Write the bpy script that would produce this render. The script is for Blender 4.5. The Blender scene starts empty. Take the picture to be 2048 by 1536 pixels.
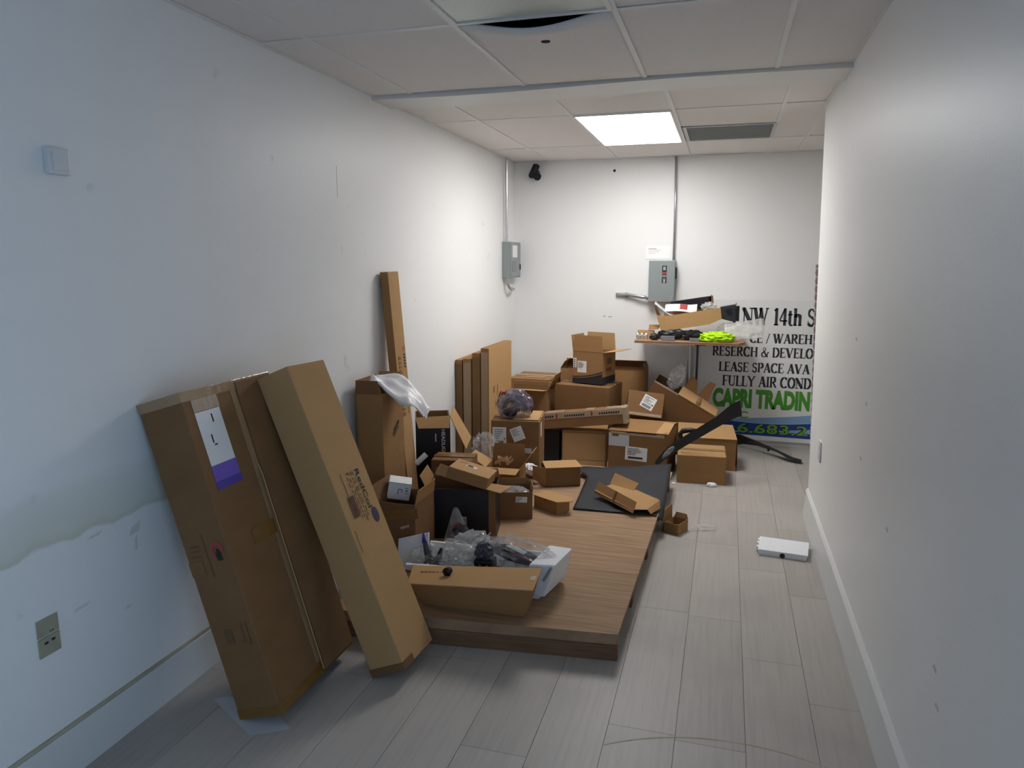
import bpy, bmesh, math, random
from mathutils import Vector, Matrix, Euler, noise
random.seed(7)
S = bpy.context.scene
COL = S.collection
R = math.radians

# ------------------------------------------------------------------ camera, world, light, exposure
cam = bpy.data.cameras.new('camera'); co = bpy.data.objects.new('camera', cam); COL.objects.link(co)
cam.sensor_width = 36.0; cam.lens = 1450.0 / 2048 * 36; cam.clip_start = 0.05
AX = (0.95964139, 0.04703938, -0.27726466)
AD = (0.28122659, -0.16051448, 0.94612193)
AU = (0.0, -0.98591196, -0.16726506)
co.matrix_world = Matrix(((AX[0], -AX[1], -AX[2], 0), (AD[0], -AD[1], -AD[2], 0), (AU[0], -AU[1], -AU[2], 1.6), (0, 0, 0, 1)))
S.camera = co
W = bpy.data.worlds.new('daylight'); S.world = W; W.use_nodes = True
bg = W.node_tree.nodes['Background']; bg.inputs[0].default_value = (0.46, 0.69, 1.0, 1); bg.inputs[1].default_value = 2.9
S.view_settings.view_transform = 'Standard'; S.view_settings.look = 'None'
S.view_settings.gamma = 1.0; S.view_settings.use_curve_mapping = False
S.view_settings.exposure = 0.0
LED = 19.5
# daylight enters by an unseen doorway added behind the camera: sampling portal there
pl = bpy.data.lights.new('daylight_portal', 'AREA'); pl.shape = 'RECTANGLE'; pl.size = 2.0; pl.size_y = 2.0
po = bpy.data.objects.new('daylight_portal', pl); COL.objects.link(po)
po.location = (0.60, -0.45, 1.1); po.rotation_euler = (R(90), 0, R(90))
try: pl.cycles.is_portal = True
except Exception: pass

# ------------------------------------------------------------------ materials
M = {}
def mat(name, col, rough=0.7, spec=0.3, metal=0.0, alpha=None, noise_scale=None, noise_amt=0.0, noise_col=None,
        stretch=(1, 1, 1), bump=0.0, bump_scale=40, emit=0, rnd=0.0, coat=0.0):
    m = bpy.data.materials.new(name); m.use_nodes = True
    nt = m.node_tree; n = nt.nodes; l = nt.links; b = n['Principled BSDF']
    b.inputs['Base Color'].default_value = (*col, 1); b.inputs['Roughness'].default_value = rough
    b.inputs['Specular IOR Level'].default_value = spec; b.inputs['Metallic'].default_value = metal
    if coat: b.inputs['Coat Weight'].default_value = coat
    if emit:
        b.inputs['Emission Color'].default_value = (*col, 1); b.inputs['Emission Strength'].default_value = emit
    tc = n.new('ShaderNodeTexCoord'); mp = n.new('ShaderNodeMapping'); mp.inputs['Scale'].default_value = stretch
    l.new(tc.outputs['Object'], mp.inputs['Vector'])
    out = None
    if noise_scale:
        nz = n.new('ShaderNodeTexNoise'); nz.inputs['Scale'].default_value = noise_scale; nz.inputs['Detail'].default_value = 6
        nz.inputs['Roughness'].default_value = 0.6
        l.new(mp.outputs[0], nz.inputs['Vector'])
        rp = n.new('ShaderNodeMapRange'); rp.inputs[1].default_value = 0.35; rp.inputs[2].default_value = 0.7
        rp.inputs[4].default_value = noise_amt
        l.new(nz.outputs['Fac'], rp.inputs[0])
        mx = n.new('ShaderNodeMix'); mx.data_type = 'RGBA'
        mx.inputs[6].default_value = (*col, 1); mx.inputs[7].default_value = (*(noise_col or tuple(c * 0.5 for c in col)), 1)
        l.new(rp.outputs[0], mx.inputs[0]); out = mx.outputs[2]
    if rnd:
        oi = n.new('ShaderNodeObjectInfo'); r2 = n.new('ShaderNodeMapRange')
        r2.inputs[3].default_value = 1 - rnd; r2.inputs[4].default_value = 1 + rnd * 0.6
        l.new(oi.outputs['Random'], r2.inputs[0])
        h = n.new('ShaderNodeHueSaturation'); h.inputs['Color'].default_value = (*col, 1)
        if out: l.new(out, h.inputs['Color'])
        l.new(r2.outputs[0], h.inputs['Value']); out = h.outputs[0]
    if out: l.new(out, b.inputs['Base Color'])
    if bump:
        n2 = n.new('ShaderNodeTexNoise'); n2.inputs['Scale'].default_value = bump_scale; n2.inputs['Detail'].default_value = 4
        l.new(mp.outputs[0], n2.inputs['Vector'])
        bp = n.new('ShaderNodeBump'); bp.inputs['Strength'].default_value = bump; bp.inputs['Distance'].default_value = 0.01
        l.new(n2.outputs['Fac'], bp.inputs['Height']); l.new(bp.outputs[0], b.inputs['Normal'])
    M[name] = m; return m

mat('wall_paint', (0.87, 0.87, 0.86), 0.42, 0.35, noise_scale=1.3, noise_amt=0.12, noise_col=(0.72, 0.725, 0.70), bump=0.06, bump_scale=90)
mat('ceiling_tile', (0.84, 0.81, 0.79), 0.95, 0.1, noise_scale=60, noise_amt=0.15, noise_col=(0.68, 0.65, 0.63), bump=0.15, bump_scale=160, rnd=0.03)
mat('grid_white', (0.78, 0.78, 0.76), 0.45, 0.4)
mat('plenum', (0.02, 0.02, 0.025), 0.9)
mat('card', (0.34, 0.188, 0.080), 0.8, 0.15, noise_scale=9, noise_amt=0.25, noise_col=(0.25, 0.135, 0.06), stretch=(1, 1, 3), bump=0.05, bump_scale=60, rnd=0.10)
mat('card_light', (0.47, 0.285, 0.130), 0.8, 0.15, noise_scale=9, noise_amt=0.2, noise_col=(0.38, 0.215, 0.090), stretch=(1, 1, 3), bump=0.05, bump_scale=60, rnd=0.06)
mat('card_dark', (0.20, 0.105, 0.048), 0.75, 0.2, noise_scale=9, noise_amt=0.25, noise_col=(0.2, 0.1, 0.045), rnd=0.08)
mat('card_brown', (0.24, 0.128, 0.053), 0.7, 0.25, noise_scale=5, noise_amt=0.5, noise_col=(0.175, 0.092, 0.04), stretch=(1, 1, 2), bump=0.05, rnd=0.05)  # deeper brown cardboard, broadly mottled
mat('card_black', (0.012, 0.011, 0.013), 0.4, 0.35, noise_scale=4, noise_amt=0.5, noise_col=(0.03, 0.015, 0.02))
mat('tape_brown', (0.23, 0.11, 0.025), 0.25, 0.5, noise_scale=20, noise_amt=0.3)
mat('tape_clear', (0.36, 0.235, 0.125), 0.12, 0.7, noise_scale=14, noise_amt=0.3, noise_col=(0.28, 0.165, 0.075), bump=0.25, bump_scale=35)
mat('tape_silver', (0.46, 0.36, 0.26), 0.15, 0.8, noise_scale=25, noise_amt=0.5, noise_col=(0.35, 0.24, 0.14), bump=0.4, bump_scale=45)
mat('label_white', (0.80, 0.80, 0.80), 0.5)
mat('label_grey', (0.50, 0.52, 0.55), 0.5)
mat('ink', (0.03, 0.028, 0.03), 0.7)
mat('ink_brown', (0.16, 0.09, 0.05), 0.8)
mat('ink_red', (0.38, 0.06, 0.06), 0.6)
mat('ink_white', (0.75, 0.75, 0.75), 0.5)
mat('ink_purple', (0.06, 0.045, 0.09), 0.6)
mat('label_violet', (0.16, 0.10, 0.52), 0.4)
mat('label_blue', (0.07, 0.05, 0.36), 0.4)
mat('foam', (0.85, 0.87, 0.89), 0.85, 0.15, noise_scale=80, noise_amt=0.12, bump=0.12, bump_scale=140)
mat('paper', (0.91, 0.91, 0.90), 0.7)
mat('white_film', (0.80, 0.78, 0.78), 0.35, 0.4, noise_scale=6, noise_amt=0.25, noise_col=(0.6, 0.57, 0.58), bump=0.3, bump_scale=25)
mat('black_plastic', (0.010, 0.010, 0.012), 0.40, 0.35, noise_scale=15, noise_amt=0.3, noise_col=(0.022, 0.022, 0.025))
mat('black_matte', (0.022, 0.023, 0.028), 0.62, 0.3, noise_scale=4, noise_amt=0.4, noise_col=(0.045, 0.047, 0.055))
mat('grey_part', (0.20, 0.20, 0.21), 0.4, 0.4)
mat('dark_wire', (0.045, 0.04, 0.06), 0.35, 0.5)
mat('grey_wire', (0.30, 0.30, 0.33), 0.3, 0.5)
mat('red_wire', (0.30, 0.02, 0.02), 0.4, 0.4)
mat('brass', (0.45, 0.33, 0.12), 0.3, 0.5, metal=0.9)
mat('chrome', (0.75, 0.77, 0.8), 0.15, 0.6, metal=0.9)
mat('steel', (0.55, 0.55, 0.55), 0.3, 0.5, metal=0.85, noise_scale=30, noise_amt=0.2)
mat('panel_grey', (0.265, 0.30, 0.30), 0.42, 0.4, noise_scale=8, noise_amt=0.1)
mat('panel_grey_dark', (0.20, 0.23, 0.235), 0.42, 0.4)
mat('ivory', (0.38, 0.37, 0.27), 0.45, 0.4, noise_scale=12, noise_amt=0.4, noise_col=(0.25, 0.24, 0.17))
mat('white_plastic', (0.70, 0.71, 0.72), 0.35, 0.4)
mat('hi_vis', (0.52, 0.86, 0.02), 0.6, 0.2, noise_scale=9, noise_amt=0.3, noise_col=(0.36, 0.62, 0.01))
mat('vent_grey', (0.52, 0.54, 0.54), 0.5, 0.3)
mat('dead_lens', (0.56, 0.62, 0.56), 0.3, 0.4, noise_scale=70, noise_amt=0.15)
mat('rust_red', (0.33, 0.22, 0.215), 0.6, 0.3)
mat('sign_white', (0.83, 0.835, 0.82), 0.35, 0.4, noise_scale=3, noise_amt=0.08)
mat('sign_green', (0.08, 0.34, 0.035), 0.5)
mat('sign_lime', (0.16, 0.42, 0.05), 0.5)
mat('sign_blue', (0.018, 0.06, 0.30), 0.45)
mat('sign_sky', (0.25, 0.42, 0.66), 0.45)
mat('sign_ink', (0.04, 0.045, 0.05), 0.5)
mat('baseboard_vinyl', (0.72, 0.73, 0.72), 0.4, 0.4, noise_scale=4, noise_amt=0.15, noise_col=(0.55, 0.55, 0.5))
mat('grime', (0.42, 0.38, 0.26), 0.8, noise_scale=7, noise_amt=0.5, noise_col=(0.62, 0.6, 0.5))
mat('stain', (0.70, 0.68, 0.64), 0.6)
mat('scuff', (0.62, 0.58, 0.52), 0.8)
mat('led', (1.0, 0.985, 0.975), 0.5, emit=LED)
mat('kraft', (0.66, 0.45, 0.25), 0.8, 0.1)

def plastic(name, col, fac, rough=0.12, lo=0.6, hi=1.6):
    m = bpy.data.materials.new(name); m.use_nodes = True; nt = m.node_tree; n = nt.nodes; l = nt.links
    b = n['Principled BSDF']; b.inputs['Base Color'].default_value = (*col, 1); b.inputs['Roughness'].default_value = rough
    b.inputs['Specular IOR Level'].default_value = 0.9
    t = n.new('ShaderNodeBsdfTransparent'); mx = n.new('ShaderNodeMixShader')
    nz = n.new('ShaderNodeTexNoise'); nz.inputs['Scale'].default_value = 22; nz.inputs['Detail'].default_value = 3
    tc = n.new('ShaderNodeTexCoord'); l.new(tc.outputs['Object'], nz.inputs[0])
    mr = n.new('ShaderNodeMapRange'); mr.inputs[1].default_value = 0.4; mr.inputs[2].default_value = 0.65
    mr.inputs[3].default_value = fac * lo; mr.inputs[4].default_value = min(1, fac * hi); l.new(nz.outputs['Fac'], mr.inputs[0])
    l.new(mr.outputs[0], mx.inputs[0]); l.new(t.outputs[0], mx.inputs[1]); l.new(b.outputs[0], mx.inputs[2])
    l.new(mx.outputs[0], n['Material Output'].inputs[0]); M[name] = m
plastic('clear_film', (0.74, 0.73, 0.72), 0.21, 0.08)
plastic('milky_film', (0.72, 0.71, 0.68), 0.42, 0.15, 0.85, 1.25)
plastic('dark_film', (0.16, 0.14, 0.19), 0.55, 0.1)

def plank_material():
    m = bpy.data.materials.new('vinyl_plank'); m.use_nodes = True; nt = m.node_tree; n = nt.nodes; l = nt.links
    b = n['Principled BSDF']; b.inputs['Roughness'].default_value = 0.42; b.inputs['Specular IOR Level'].default_value = 0.35
    g = n.new('ShaderNodeNewGeometry')
    def noise_tex(sc, scale, det=5):
        mp = n.new('ShaderNodeMapping'); mp.inputs['Scale'].default_value = sc; l.new(g.outputs['Position'], mp.inputs[0])
        z = n.new('ShaderNodeTexNoise'); z.inputs['Scale'].default_value = scale; z.inputs['Detail'].default_value = det
        l.new(mp.outputs[0], z.inputs['Vector']); return z.outputs['Fac']
    def mixc(f, a, c2, lo, hi, amt):
        r = n.new('ShaderNodeMapRange'); r.inputs[1].default_value = lo; r.inputs[2].default_value = hi; r.inputs[4].default_value = amt
        l.new(f, r.inputs[0]); x = n.new('ShaderNodeMix'); x.data_type = 'RGBA'
        l.new(r.outputs[0], x.inputs[0])
        if isinstance(a, tuple): x.inputs[6].default_value = (*a, 1)
        else: l.new(a, x.inputs[6])
        x.inputs[7].default_value = (*c2, 1); return x.outputs[2]
    c = mixc(noise_tex((60, 2.2, 1), 1.0, 6), (0.46, 0.425, 0.39), (0.37, 0.345, 0.32), 0.45, 0.75, 0.7)
    c = mixc(noise_tex((1, 1, 1), 2.3, 5), c, (0.33, 0.31, 0.285), 0.5, 0.8, 0.6)
    c = mixc(noise_tex((1, 1, 1), 45, 3), c, (0.30, 0.27, 0.22), 0.68, 0.8, 0.5)
    oi = n.new('ShaderNodeObjectInfo'); r2 = n.new('ShaderNodeMapRange'); r2.inputs[3].default_value = 0.93; r2.inputs[4].default_value = 1.05
    l.new(oi.outputs['Random'], r2.inputs[0]); h = n.new('ShaderNodeHueSaturation'); l.new(c, h.inputs['Color']); l.new(r2.outputs[0], h.inputs['Value'])
    l.new(h.outputs[0], b.inputs['Base Color']); M['vinyl_plank'] = m
plank_material()

def wood_material(name, c1, c2, stretch, rnd=0.0):
    m = mat(name, c1, 0.7, 0.2, noise_scale=3.0, noise_amt=0.95, noise_col=c2, stretch=stretch, bump=0.12, bump_scale=8, rnd=rnd); return m
wood_material('plywood', (0.42, 0.275, 0.165), (0.27, 0.16, 0.09), (1.2, 22, 1), 0.05)
wood_material('ply_edge', (0.24, 0.135, 0.075), (0.13, 0.07, 0.04), (1.5, 1, 60))
wood_material('table_ply', (0.50, 0.33, 0.2), (0.3, 0.13, 0.05), (1, 1, 90))

def stained_wall():
    m = M['wall_paint'].copy(); m.name = 'wall_paint_stained'; nt = m.node_tree; n = nt.nodes; l = nt.links; b = n['Principled BSDF']
    src = b.inputs['Base Color'].links[0].from_socket
    g = n.new('ShaderNodeNewGeometry'); sx = n.new('ShaderNodeSeparateXYZ'); l.new(g.outputs['Position'], sx.inputs[0])
    nz = n.new('ShaderNodeTexNoise'); nz.inputs['Scale'].default_value = 5; nz.inputs['Detail'].default_value = 5; l.new(g.outputs['Position'], nz.inputs['Vector'])
    # yellowish old paint band above the ragged edge at about 0.76 m
    ad = n.new('ShaderNodeMath'); ad.operation = 'MULTIPLY_ADD'; ad.inputs[1].default_value = 0.10; l.new(nz.outputs['Fac'], ad.inputs[0]); l.new(sx.outputs['Z'], ad.inputs[2])
    r = n.new('ShaderNodeValToRGB'); e = r.color_ramp.elements
    e[0].position = 0.0; e[0].color = (0, 0, 0, 1); e[1].position = 1.0; e[1].color = (0, 0, 0, 1)
    for p, v in ((0.795, 0.0), (0.805, 0.85), (0.83, 0.55), (0.95, 0.25), (0.99, 0.0)):
        q = e.new(p); q.color = (v, v, v, 1)
    l.new(ad.outputs[0], r.inputs[0])
    yr = n.new('ShaderNodeMapRange'); yr.inputs[1].default_value = 2.3; yr.inputs[2].default_value = 3.2; yr.inputs[3].default_value = 1; yr.inputs[4].default_value = 0; l.new(sx.outputs['Y'], yr.inputs[0])
    ym = n.new('ShaderNodeMath'); ym.operation = 'MULTIPLY'; l.new(r.outputs[0], ym.inputs[0]); l.new(yr.outputs[0], ym.inputs[1])
    mx = n.new('ShaderNodeMix'); mx.data_type = 'RGBA'; l.new(ym.outputs[0], mx.inputs[0]); l.new(src, mx.inputs[6]); mx.inputs[7].default_value = (0.60, 0.62, 0.49, 1)
    # scuffs
    n2 = n.new('ShaderNodeTexNoise'); n2.inputs['Scale'].default_value = 7; n2.inputs['Detail'].default_value = 4; l.new(g.outputs['Position'], n2.inputs['Vector'])
    r2 = n.new('ShaderNodeMapRange'); r2.inputs[1].default_value = 0.69; r2.inputs[2].default_value = 0.76; r2.inputs[4].default_value = 0.35; l.new(n2.outputs['Fac'], r2.inputs[0])
    m2 = n.new('ShaderNodeMix'); m2.data_type = 'RGBA'; l.new(r2.outputs[0], m2.inputs[0]); l.new(mx.outputs[2], m2.inputs[6]); m2.inputs[7].default_value = (0.5, 0.47, 0.42, 1)
    l.new(m2.outputs[2], b.inputs['Base Color']); M['wall_paint_stained'] = m
stained_wall()

# ------------------------------------------------------------------ geometry helpers
class MB:
    def __init__(s): s.v = []; s.f = []
    def add(s, vs, fs):
        k = len(s.v); s.v += [tuple(v) for v in vs]; s.f += [tuple(i + k for i in f) for f in fs]; return s
    def hexa(s, p):
        return s.add(p, [(0, 3, 2, 1), (4, 5, 6, 7), (0, 1, 5, 4), (1, 2, 6, 5), (2, 3, 7, 6), (3, 0, 4, 7)])
    def box(s, x0, y0, z0, x1, y1, z1):
        return s.hexa([(x0, y0, z0), (x1, y0, z0), (x1, y1, z0), (x0, y1, z0), (x0, y0, z1), (x1, y0, z1), (x1, y1, z1), (x0, y1, z1)])
    def prism(s, pts, z0, z1):
        n = len(pts); vs = [(x, y, z0) for x, y in pts] + [(x, y, z1) for x, y in pts]
        return s.add(vs, [tuple(range(n))[::-1], tuple(range(n, 2 * n))] + [(i, (i + 1) % n, n + (i + 1) % n, n + i) for i in range(n)])
    def plate(s, q, t):
        q = [Vector(p) for p in q]; nn = (q[1] - q[0]).cross(q[-1] - q[0])
        nn = nn.normalized() * (t / 2); n = len(q)
        vs = [p - nn for p in q] + [p + nn for p in q]
        return s.add(vs, [tuple(range(n))[::-1], tuple(range(n, 2 * n))] + [(i, (i + 1) % n, n + (i + 1) % n, n + i) for i in range(n)])
    def tube(s, pts, r, seg=10):
        pts = [Vector(p) for p in pts]; rs = r if isinstance(r, (list, tuple)) else [r] * len(pts)
        rings = []; up = None
        for i, p in enumerate(pts):
            d = (pts[min(i + 1, len(pts) - 1)] - pts[max(i - 1, 0)]).normalized()
            a = Vector((0, 0, 1)) if abs(d.z) < 0.9 else Vector((1, 0, 0))
            if up is None: up = (a - d * a.dot(d)).normalized()
            else: up = (up - d * up.dot(d)).normalized()
            w = d.cross(up); rings.append([p + (up * math.cos(t) + w * math.sin(t)) * rs[i] for t in [2 * math.pi * k / seg for k in range(seg)]])
        vs = [v for g in rings for v in g]; fs = []
        for i in range(len(rings) - 1):
            for k in range(seg):
                a = i * seg + k; b = i * seg + (k + 1) % seg; fs.append((a, b, b + seg, a + seg))
        fs.append(tuple(range(seg))[::-1]); fs.append(tuple(range(len(vs) - seg, len(vs))))
        return s.add(vs, fs)
    def loft(s, rings, cap=True):
        m = len(rings[0]); vs = [v for g in rings for v in g]; fs = []
        for i in range(len(rings) - 1):
            for k in range(m):
                a = i * m + k; b = i * m + (k + 1) % m; fs.append((a, b, b + m, a + m))
        if cap: fs.append(tuple(range(m))[::-1]); fs.append(tuple(range(len(vs) - m, len(vs))))
        return s.add(vs, fs)
    def build(s, name, m, parent=None, smooth=False, bevel=0.0, loc=None):
        me = bpy.data.meshes.new(name); me.from_pydata([tuple(v) for v in s.v], [], s.f)
        bm = bmesh.new(); bm.from_mesh(me)
        bmesh.ops.recalc_face_normals(bm, faces=bm.faces)
        if bevel: bmesh.ops.bevel(bm, geom=[e for e in bm.edges if e.is_manifold], offset=bevel, segments=2, profile=0.6, affect='EDGES')
        bm.to_mesh(me); bm.free()
        if smooth:
            for p in me.polygons: p.use_smooth = True
        me.materials.append(M[m]); o = bpy.data.objects.new(name, me); COL.objects.link(o)
        if parent: o.parent = parent
        if loc: o.location = loc
        return o

def tag(o, label, cat, group=None):
    o['label'] = label; o['category'] = cat
    if group: o['group'] = group
    return o
def struct(o): o['kind'] = 'structure'; return o
def thing(name, label, cat, loc=(0, 0, 0), rot=(0, 0, 0), group=None):
    o = bpy.data.objects.new(name, None); COL.objects.link(o); o.empty_display_size = 0.05
    o.location = loc; o.rotation_euler = [R(a) for a in rot]
    return tag(o, label, cat, group)

def grid(name, m, nu, nv, fn, thick, parent=None, smooth=True):
    """sheet with real thickness; fn(u,v) -> point"""
    b = MB(); pts = [[Vector(fn(i / nu, j / nv)) for i in range(nu + 1)] for j in range(nv + 1)]
    def nrm(i, j):
        a = pts[j][min(i + 1, nu)] - pts[j][max(i - 1, 0)]; c = pts[min(j + 1, nv)][i] - pts[max(j - 1, 0)][i]
        k = a.cross(c); return k.normalized() if k.length > 1e-9 else Vector((0, 0, 1))
    top = [pts[j][i] + nrm(i, j) * thick / 2 for j in range(nv + 1) for i in range(nu + 1)]
    bot = [pts[j][i] - nrm(i, j) * thick / 2 for j in range(nv + 1) for i in range(nu + 1)]
    w = nu + 1; N = len(top); fs = []
    for j in range(nv):
        for i in range(nu):
            a = j * w + i; fs.append((a, a + 1, a + 1 + w, a + w)); fs.append((N + a, N + a + w, N + a + w + 1, N + a + 1))
    rim = [(j * w) for j in range(nv + 1)]
    def strip(idx):
        for a, c in zip(idx[:-1], idx[1:]): fs.append((a, c, N + c, N + a))
    strip(rim); strip([j * w + nu for j in range(nv + 1)]); strip(list(range(w))); strip([nv * w + i for i in range(w)])
    b.add(top + bot, fs); return b.build(name, m, parent, smooth)

def blob(name, m, c, size, seed, amp=0.35, freq=2.2, parent=None, sub=4, flat=None, rot=(0, 0, 0), smooth=False):
    """crumpled film or lumpy part"""
    bm = bmesh.new(); bmesh.ops.create_icosphere(bm, subdivisions=sub, radius=1.0)
    off = Vector((seed * 3.1, seed * 1.7, seed * 0.9)); E = Euler([R(a) for a in rot]).to_matrix()
    for v in bm.verts:
        p = v.co.copy()
        d = 1 - abs(noise.noise(p * freq + off)) * 1.6
        d2 = 1 - abs(noise.noise(p * freq * 2.3 + off * 2)) * 1.3
        k = 1 + amp * (d - 0.6) + amp * 0.5 * (d2 - 0.6)
        q = Vector((p.x * k * size[0], p.y * k * size[1], p.z * k * size[2])); q = E @ q
        if flat is not None and c[2] + q.z < flat: q.z = flat - c[2]
        v.co = q
    me = bpy.data.meshes.new(name); bm.to_mesh(me); bm.free(); me.materials.append(M[m])
    for p in me.polygons: p.use_smooth = smooth
    o = bpy.data.objects.new(name, me); COL.objects.link(o); o.location = c
    if parent: o.parent = parent
    return o

FACES = {'front': lambda w, d, h: ((0, 0, 0), (1, 0, 0), (0, 0, 1), (0, -1, 0)),
         'right': lambda w, d, h: ((w, 0, 0), (0, 1, 0), (0, 0, 1), (1, 0, 0)),
         'left': lambda w, d, h: ((0, d, 0), (0, -1, 0), (0, 0, 1), (-1, 0, 0)),
         'back': lambda w, d, h: ((w, d, 0), (-1, 0, 0), (0, 0, 1), (0, 1, 0)),
         'top': lambda w, d, h: ((0, 0, h), (1, 0, 0), (0, 1, 0), (0, 0, 1))}
def on_face(rec, face, u, v, lift=0.0):
    o, a, b, n = [Vector(t) for t in FACES[face](*rec['s'])]
    return o + a * u + b * v + n * lift
def decal(rec, face, u, v, du, dv, m, name='label', rot=0, lift=0.0012, parent=None):
    c, s = math.cos(R(rot)), math.sin(R(rot)); b = MB(); pts = []
    for x, y in ((-.5, -.5), (.5, -.5), (.5, .5), (-.5, .5)):
        pts.append((u + du * x * c - dv * y * s, v + du * x * s + dv * y * c))
    b.add([on_face(rec, face, p[0], p[1], 0.0001) for p in pts] + [on_face(rec, face, p[0], p[1], lift) for p in pts],
          [(0, 3, 2, 1), (4, 5, 6, 7), (0, 1, 5, 4), (1, 2, 6, 5), (2, 3, 7, 6), (3, 0, 4, 7)])
    return b.build(name, m, parent or rec['root'])
def marks(rec, face, u, v, rects, m='ink', rot=0, lift=0.002, parent=None, name='print'):
    c, s = math.cos(R(rot)), math.sin(R(rot)); b = MB()
    for x, y, w, h in rects:
        q = [(x, y), (x + w, y), (x + w, y + h), (x, y + h)]
        q = [(u + a * c - e * s, v + a * s + e * c) for a, e in q]
        b.add([on_face(rec, face, a, e, lift - 0.0008) for a, e in q] + [on_face(rec, face, a, e, lift) for a, e in q],
              [(0, 3, 2, 1), (4, 5, 6, 7), (0, 1, 5, 4), (1, 2, 6, 5), (2, 3, 7, 6), (3, 0, 4, 7)])
    return b.build(name, m, parent or rec['root'])
def ship_label(rec, face, u, v, du, dv, rot=0, seed=1, m='label_white', code=True):
    rg = random.Random(seed); lb = decal(rec, face, u, v, du, dv, m, 'shipping_label', rot)
    rects = []
    y = dv * 0.36
    while y > -dv * 0.1:
        rects.append((-du * 0.4, y, du * rg.uniform(0.35, 0.75), dv * 0.03)); y -= dv * 0.11
    if code:
        x = -du * 0.38
        while x < du * 0.3:
            w = du * rg.uniform(0.012, 0.04); rects.append((x, -dv * 0.42, w, dv * 0.22)); x += w + du * rg.uniform(0.015, 0.035)
        rects.append((du * 0.34, -dv * 0.12, du * 0.09, du * 0.09))
    marks(rec, face, u, v, rects, 'ink', rot, 0.0026, lb)
    return lb
def text_mesh(txt, m, name, parent, org, ux, uy, width, height, off=0.0, depth=0.0012):
    """lettering as thin geometry: org = lower left corner, ux/uy unit directions"""
    cu = bpy.data.curves.new('lettering', 'FONT'); cu.body = txt; cu.offset = off; cu.size = 1; cu.resolution_u = 3
    ob = bpy.data.objects.new('lettering', cu); COL.objects.link(ob)
    dg = bpy.context.evaluated_depsgraph_get(); dg.update(); me = bpy.data.meshes.new_from_object(ob.evaluated_get(dg))
    bpy.data.objects.remove(ob); bpy.data.curves.remove(cu)
    xs = [v.co.x for v in me.vertices]; ys = [v.co.y for v in me.vertices]
    x0, x1, y0, y1 = min(xs), max(xs), min(ys), max(ys); ux = Vector(ux); uy = Vector(uy); nn = ux.cross(uy).normalized() * depth
    for v in me.vertices:
        v.co = Vector(org) + ux * ((v.co.x - x0) / (x1 - x0) * width) + uy * ((v.co.y - y0) / (y1 - y0) * height) + nn
    me.materials.clear(); me.materials.append(M[m]); o = bpy.data.objects.new(name, me); COL.objects.link(o); o.parent = parent
    return o
def face_text(rec, face, txt, m, u, v, width, height, rot=0, off=0.0, lift=0.0018, name='lettering', parent=None):
    o, a, b, n = [Vector(t) for t in FACES[face](*rec['s'])]; c, s = math.cos(R(rot)), math.sin(R(rot))
    return text_mesh(txt, m, name, parent or rec['root'], o + a * u + b * v, a * c + b * s, b * c - a * s, width, height, off, lift)

T = 0.004
def flap(rec, side, ang, length, m, inset=0.0, name='flap', skew=0.0, label=None):
    """hinged at the top rim; 0 = closed, 90 = upright, 180 = flat outwards, 270 = hanging"""
    w, d, h = rec['s']; a = R(ang); i = inset
    if side in ('front', 'back'):
        y = 0 if side == 'front' else d; sg = 1 if side == 'front' else -1
        dy, dz = math.cos(a) * length * sg, math.sin(a) * length
        q = [(i, y, h), (w - i, y, h), (w - i - 0.012 + skew, y + dy, h + dz), (i + 0.012 + skew, y + dy, h + dz)]
    else:
        x = 0 if side == 'left' else w; sg = 1 if side == 'left' else -1
        dx, dz = math.cos(a) * length * sg, math.sin(a) * length
        q = [(x, i, h), (x, d - i, h), (x + dx, d - i - 0.012 + skew, h + dz), (x + dx, i + 0.012 + skew, h + dz)]
    o = MB().plate(q, T).build(name, m, rec['root'])
    if label: o['label'] = label
    return o
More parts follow.
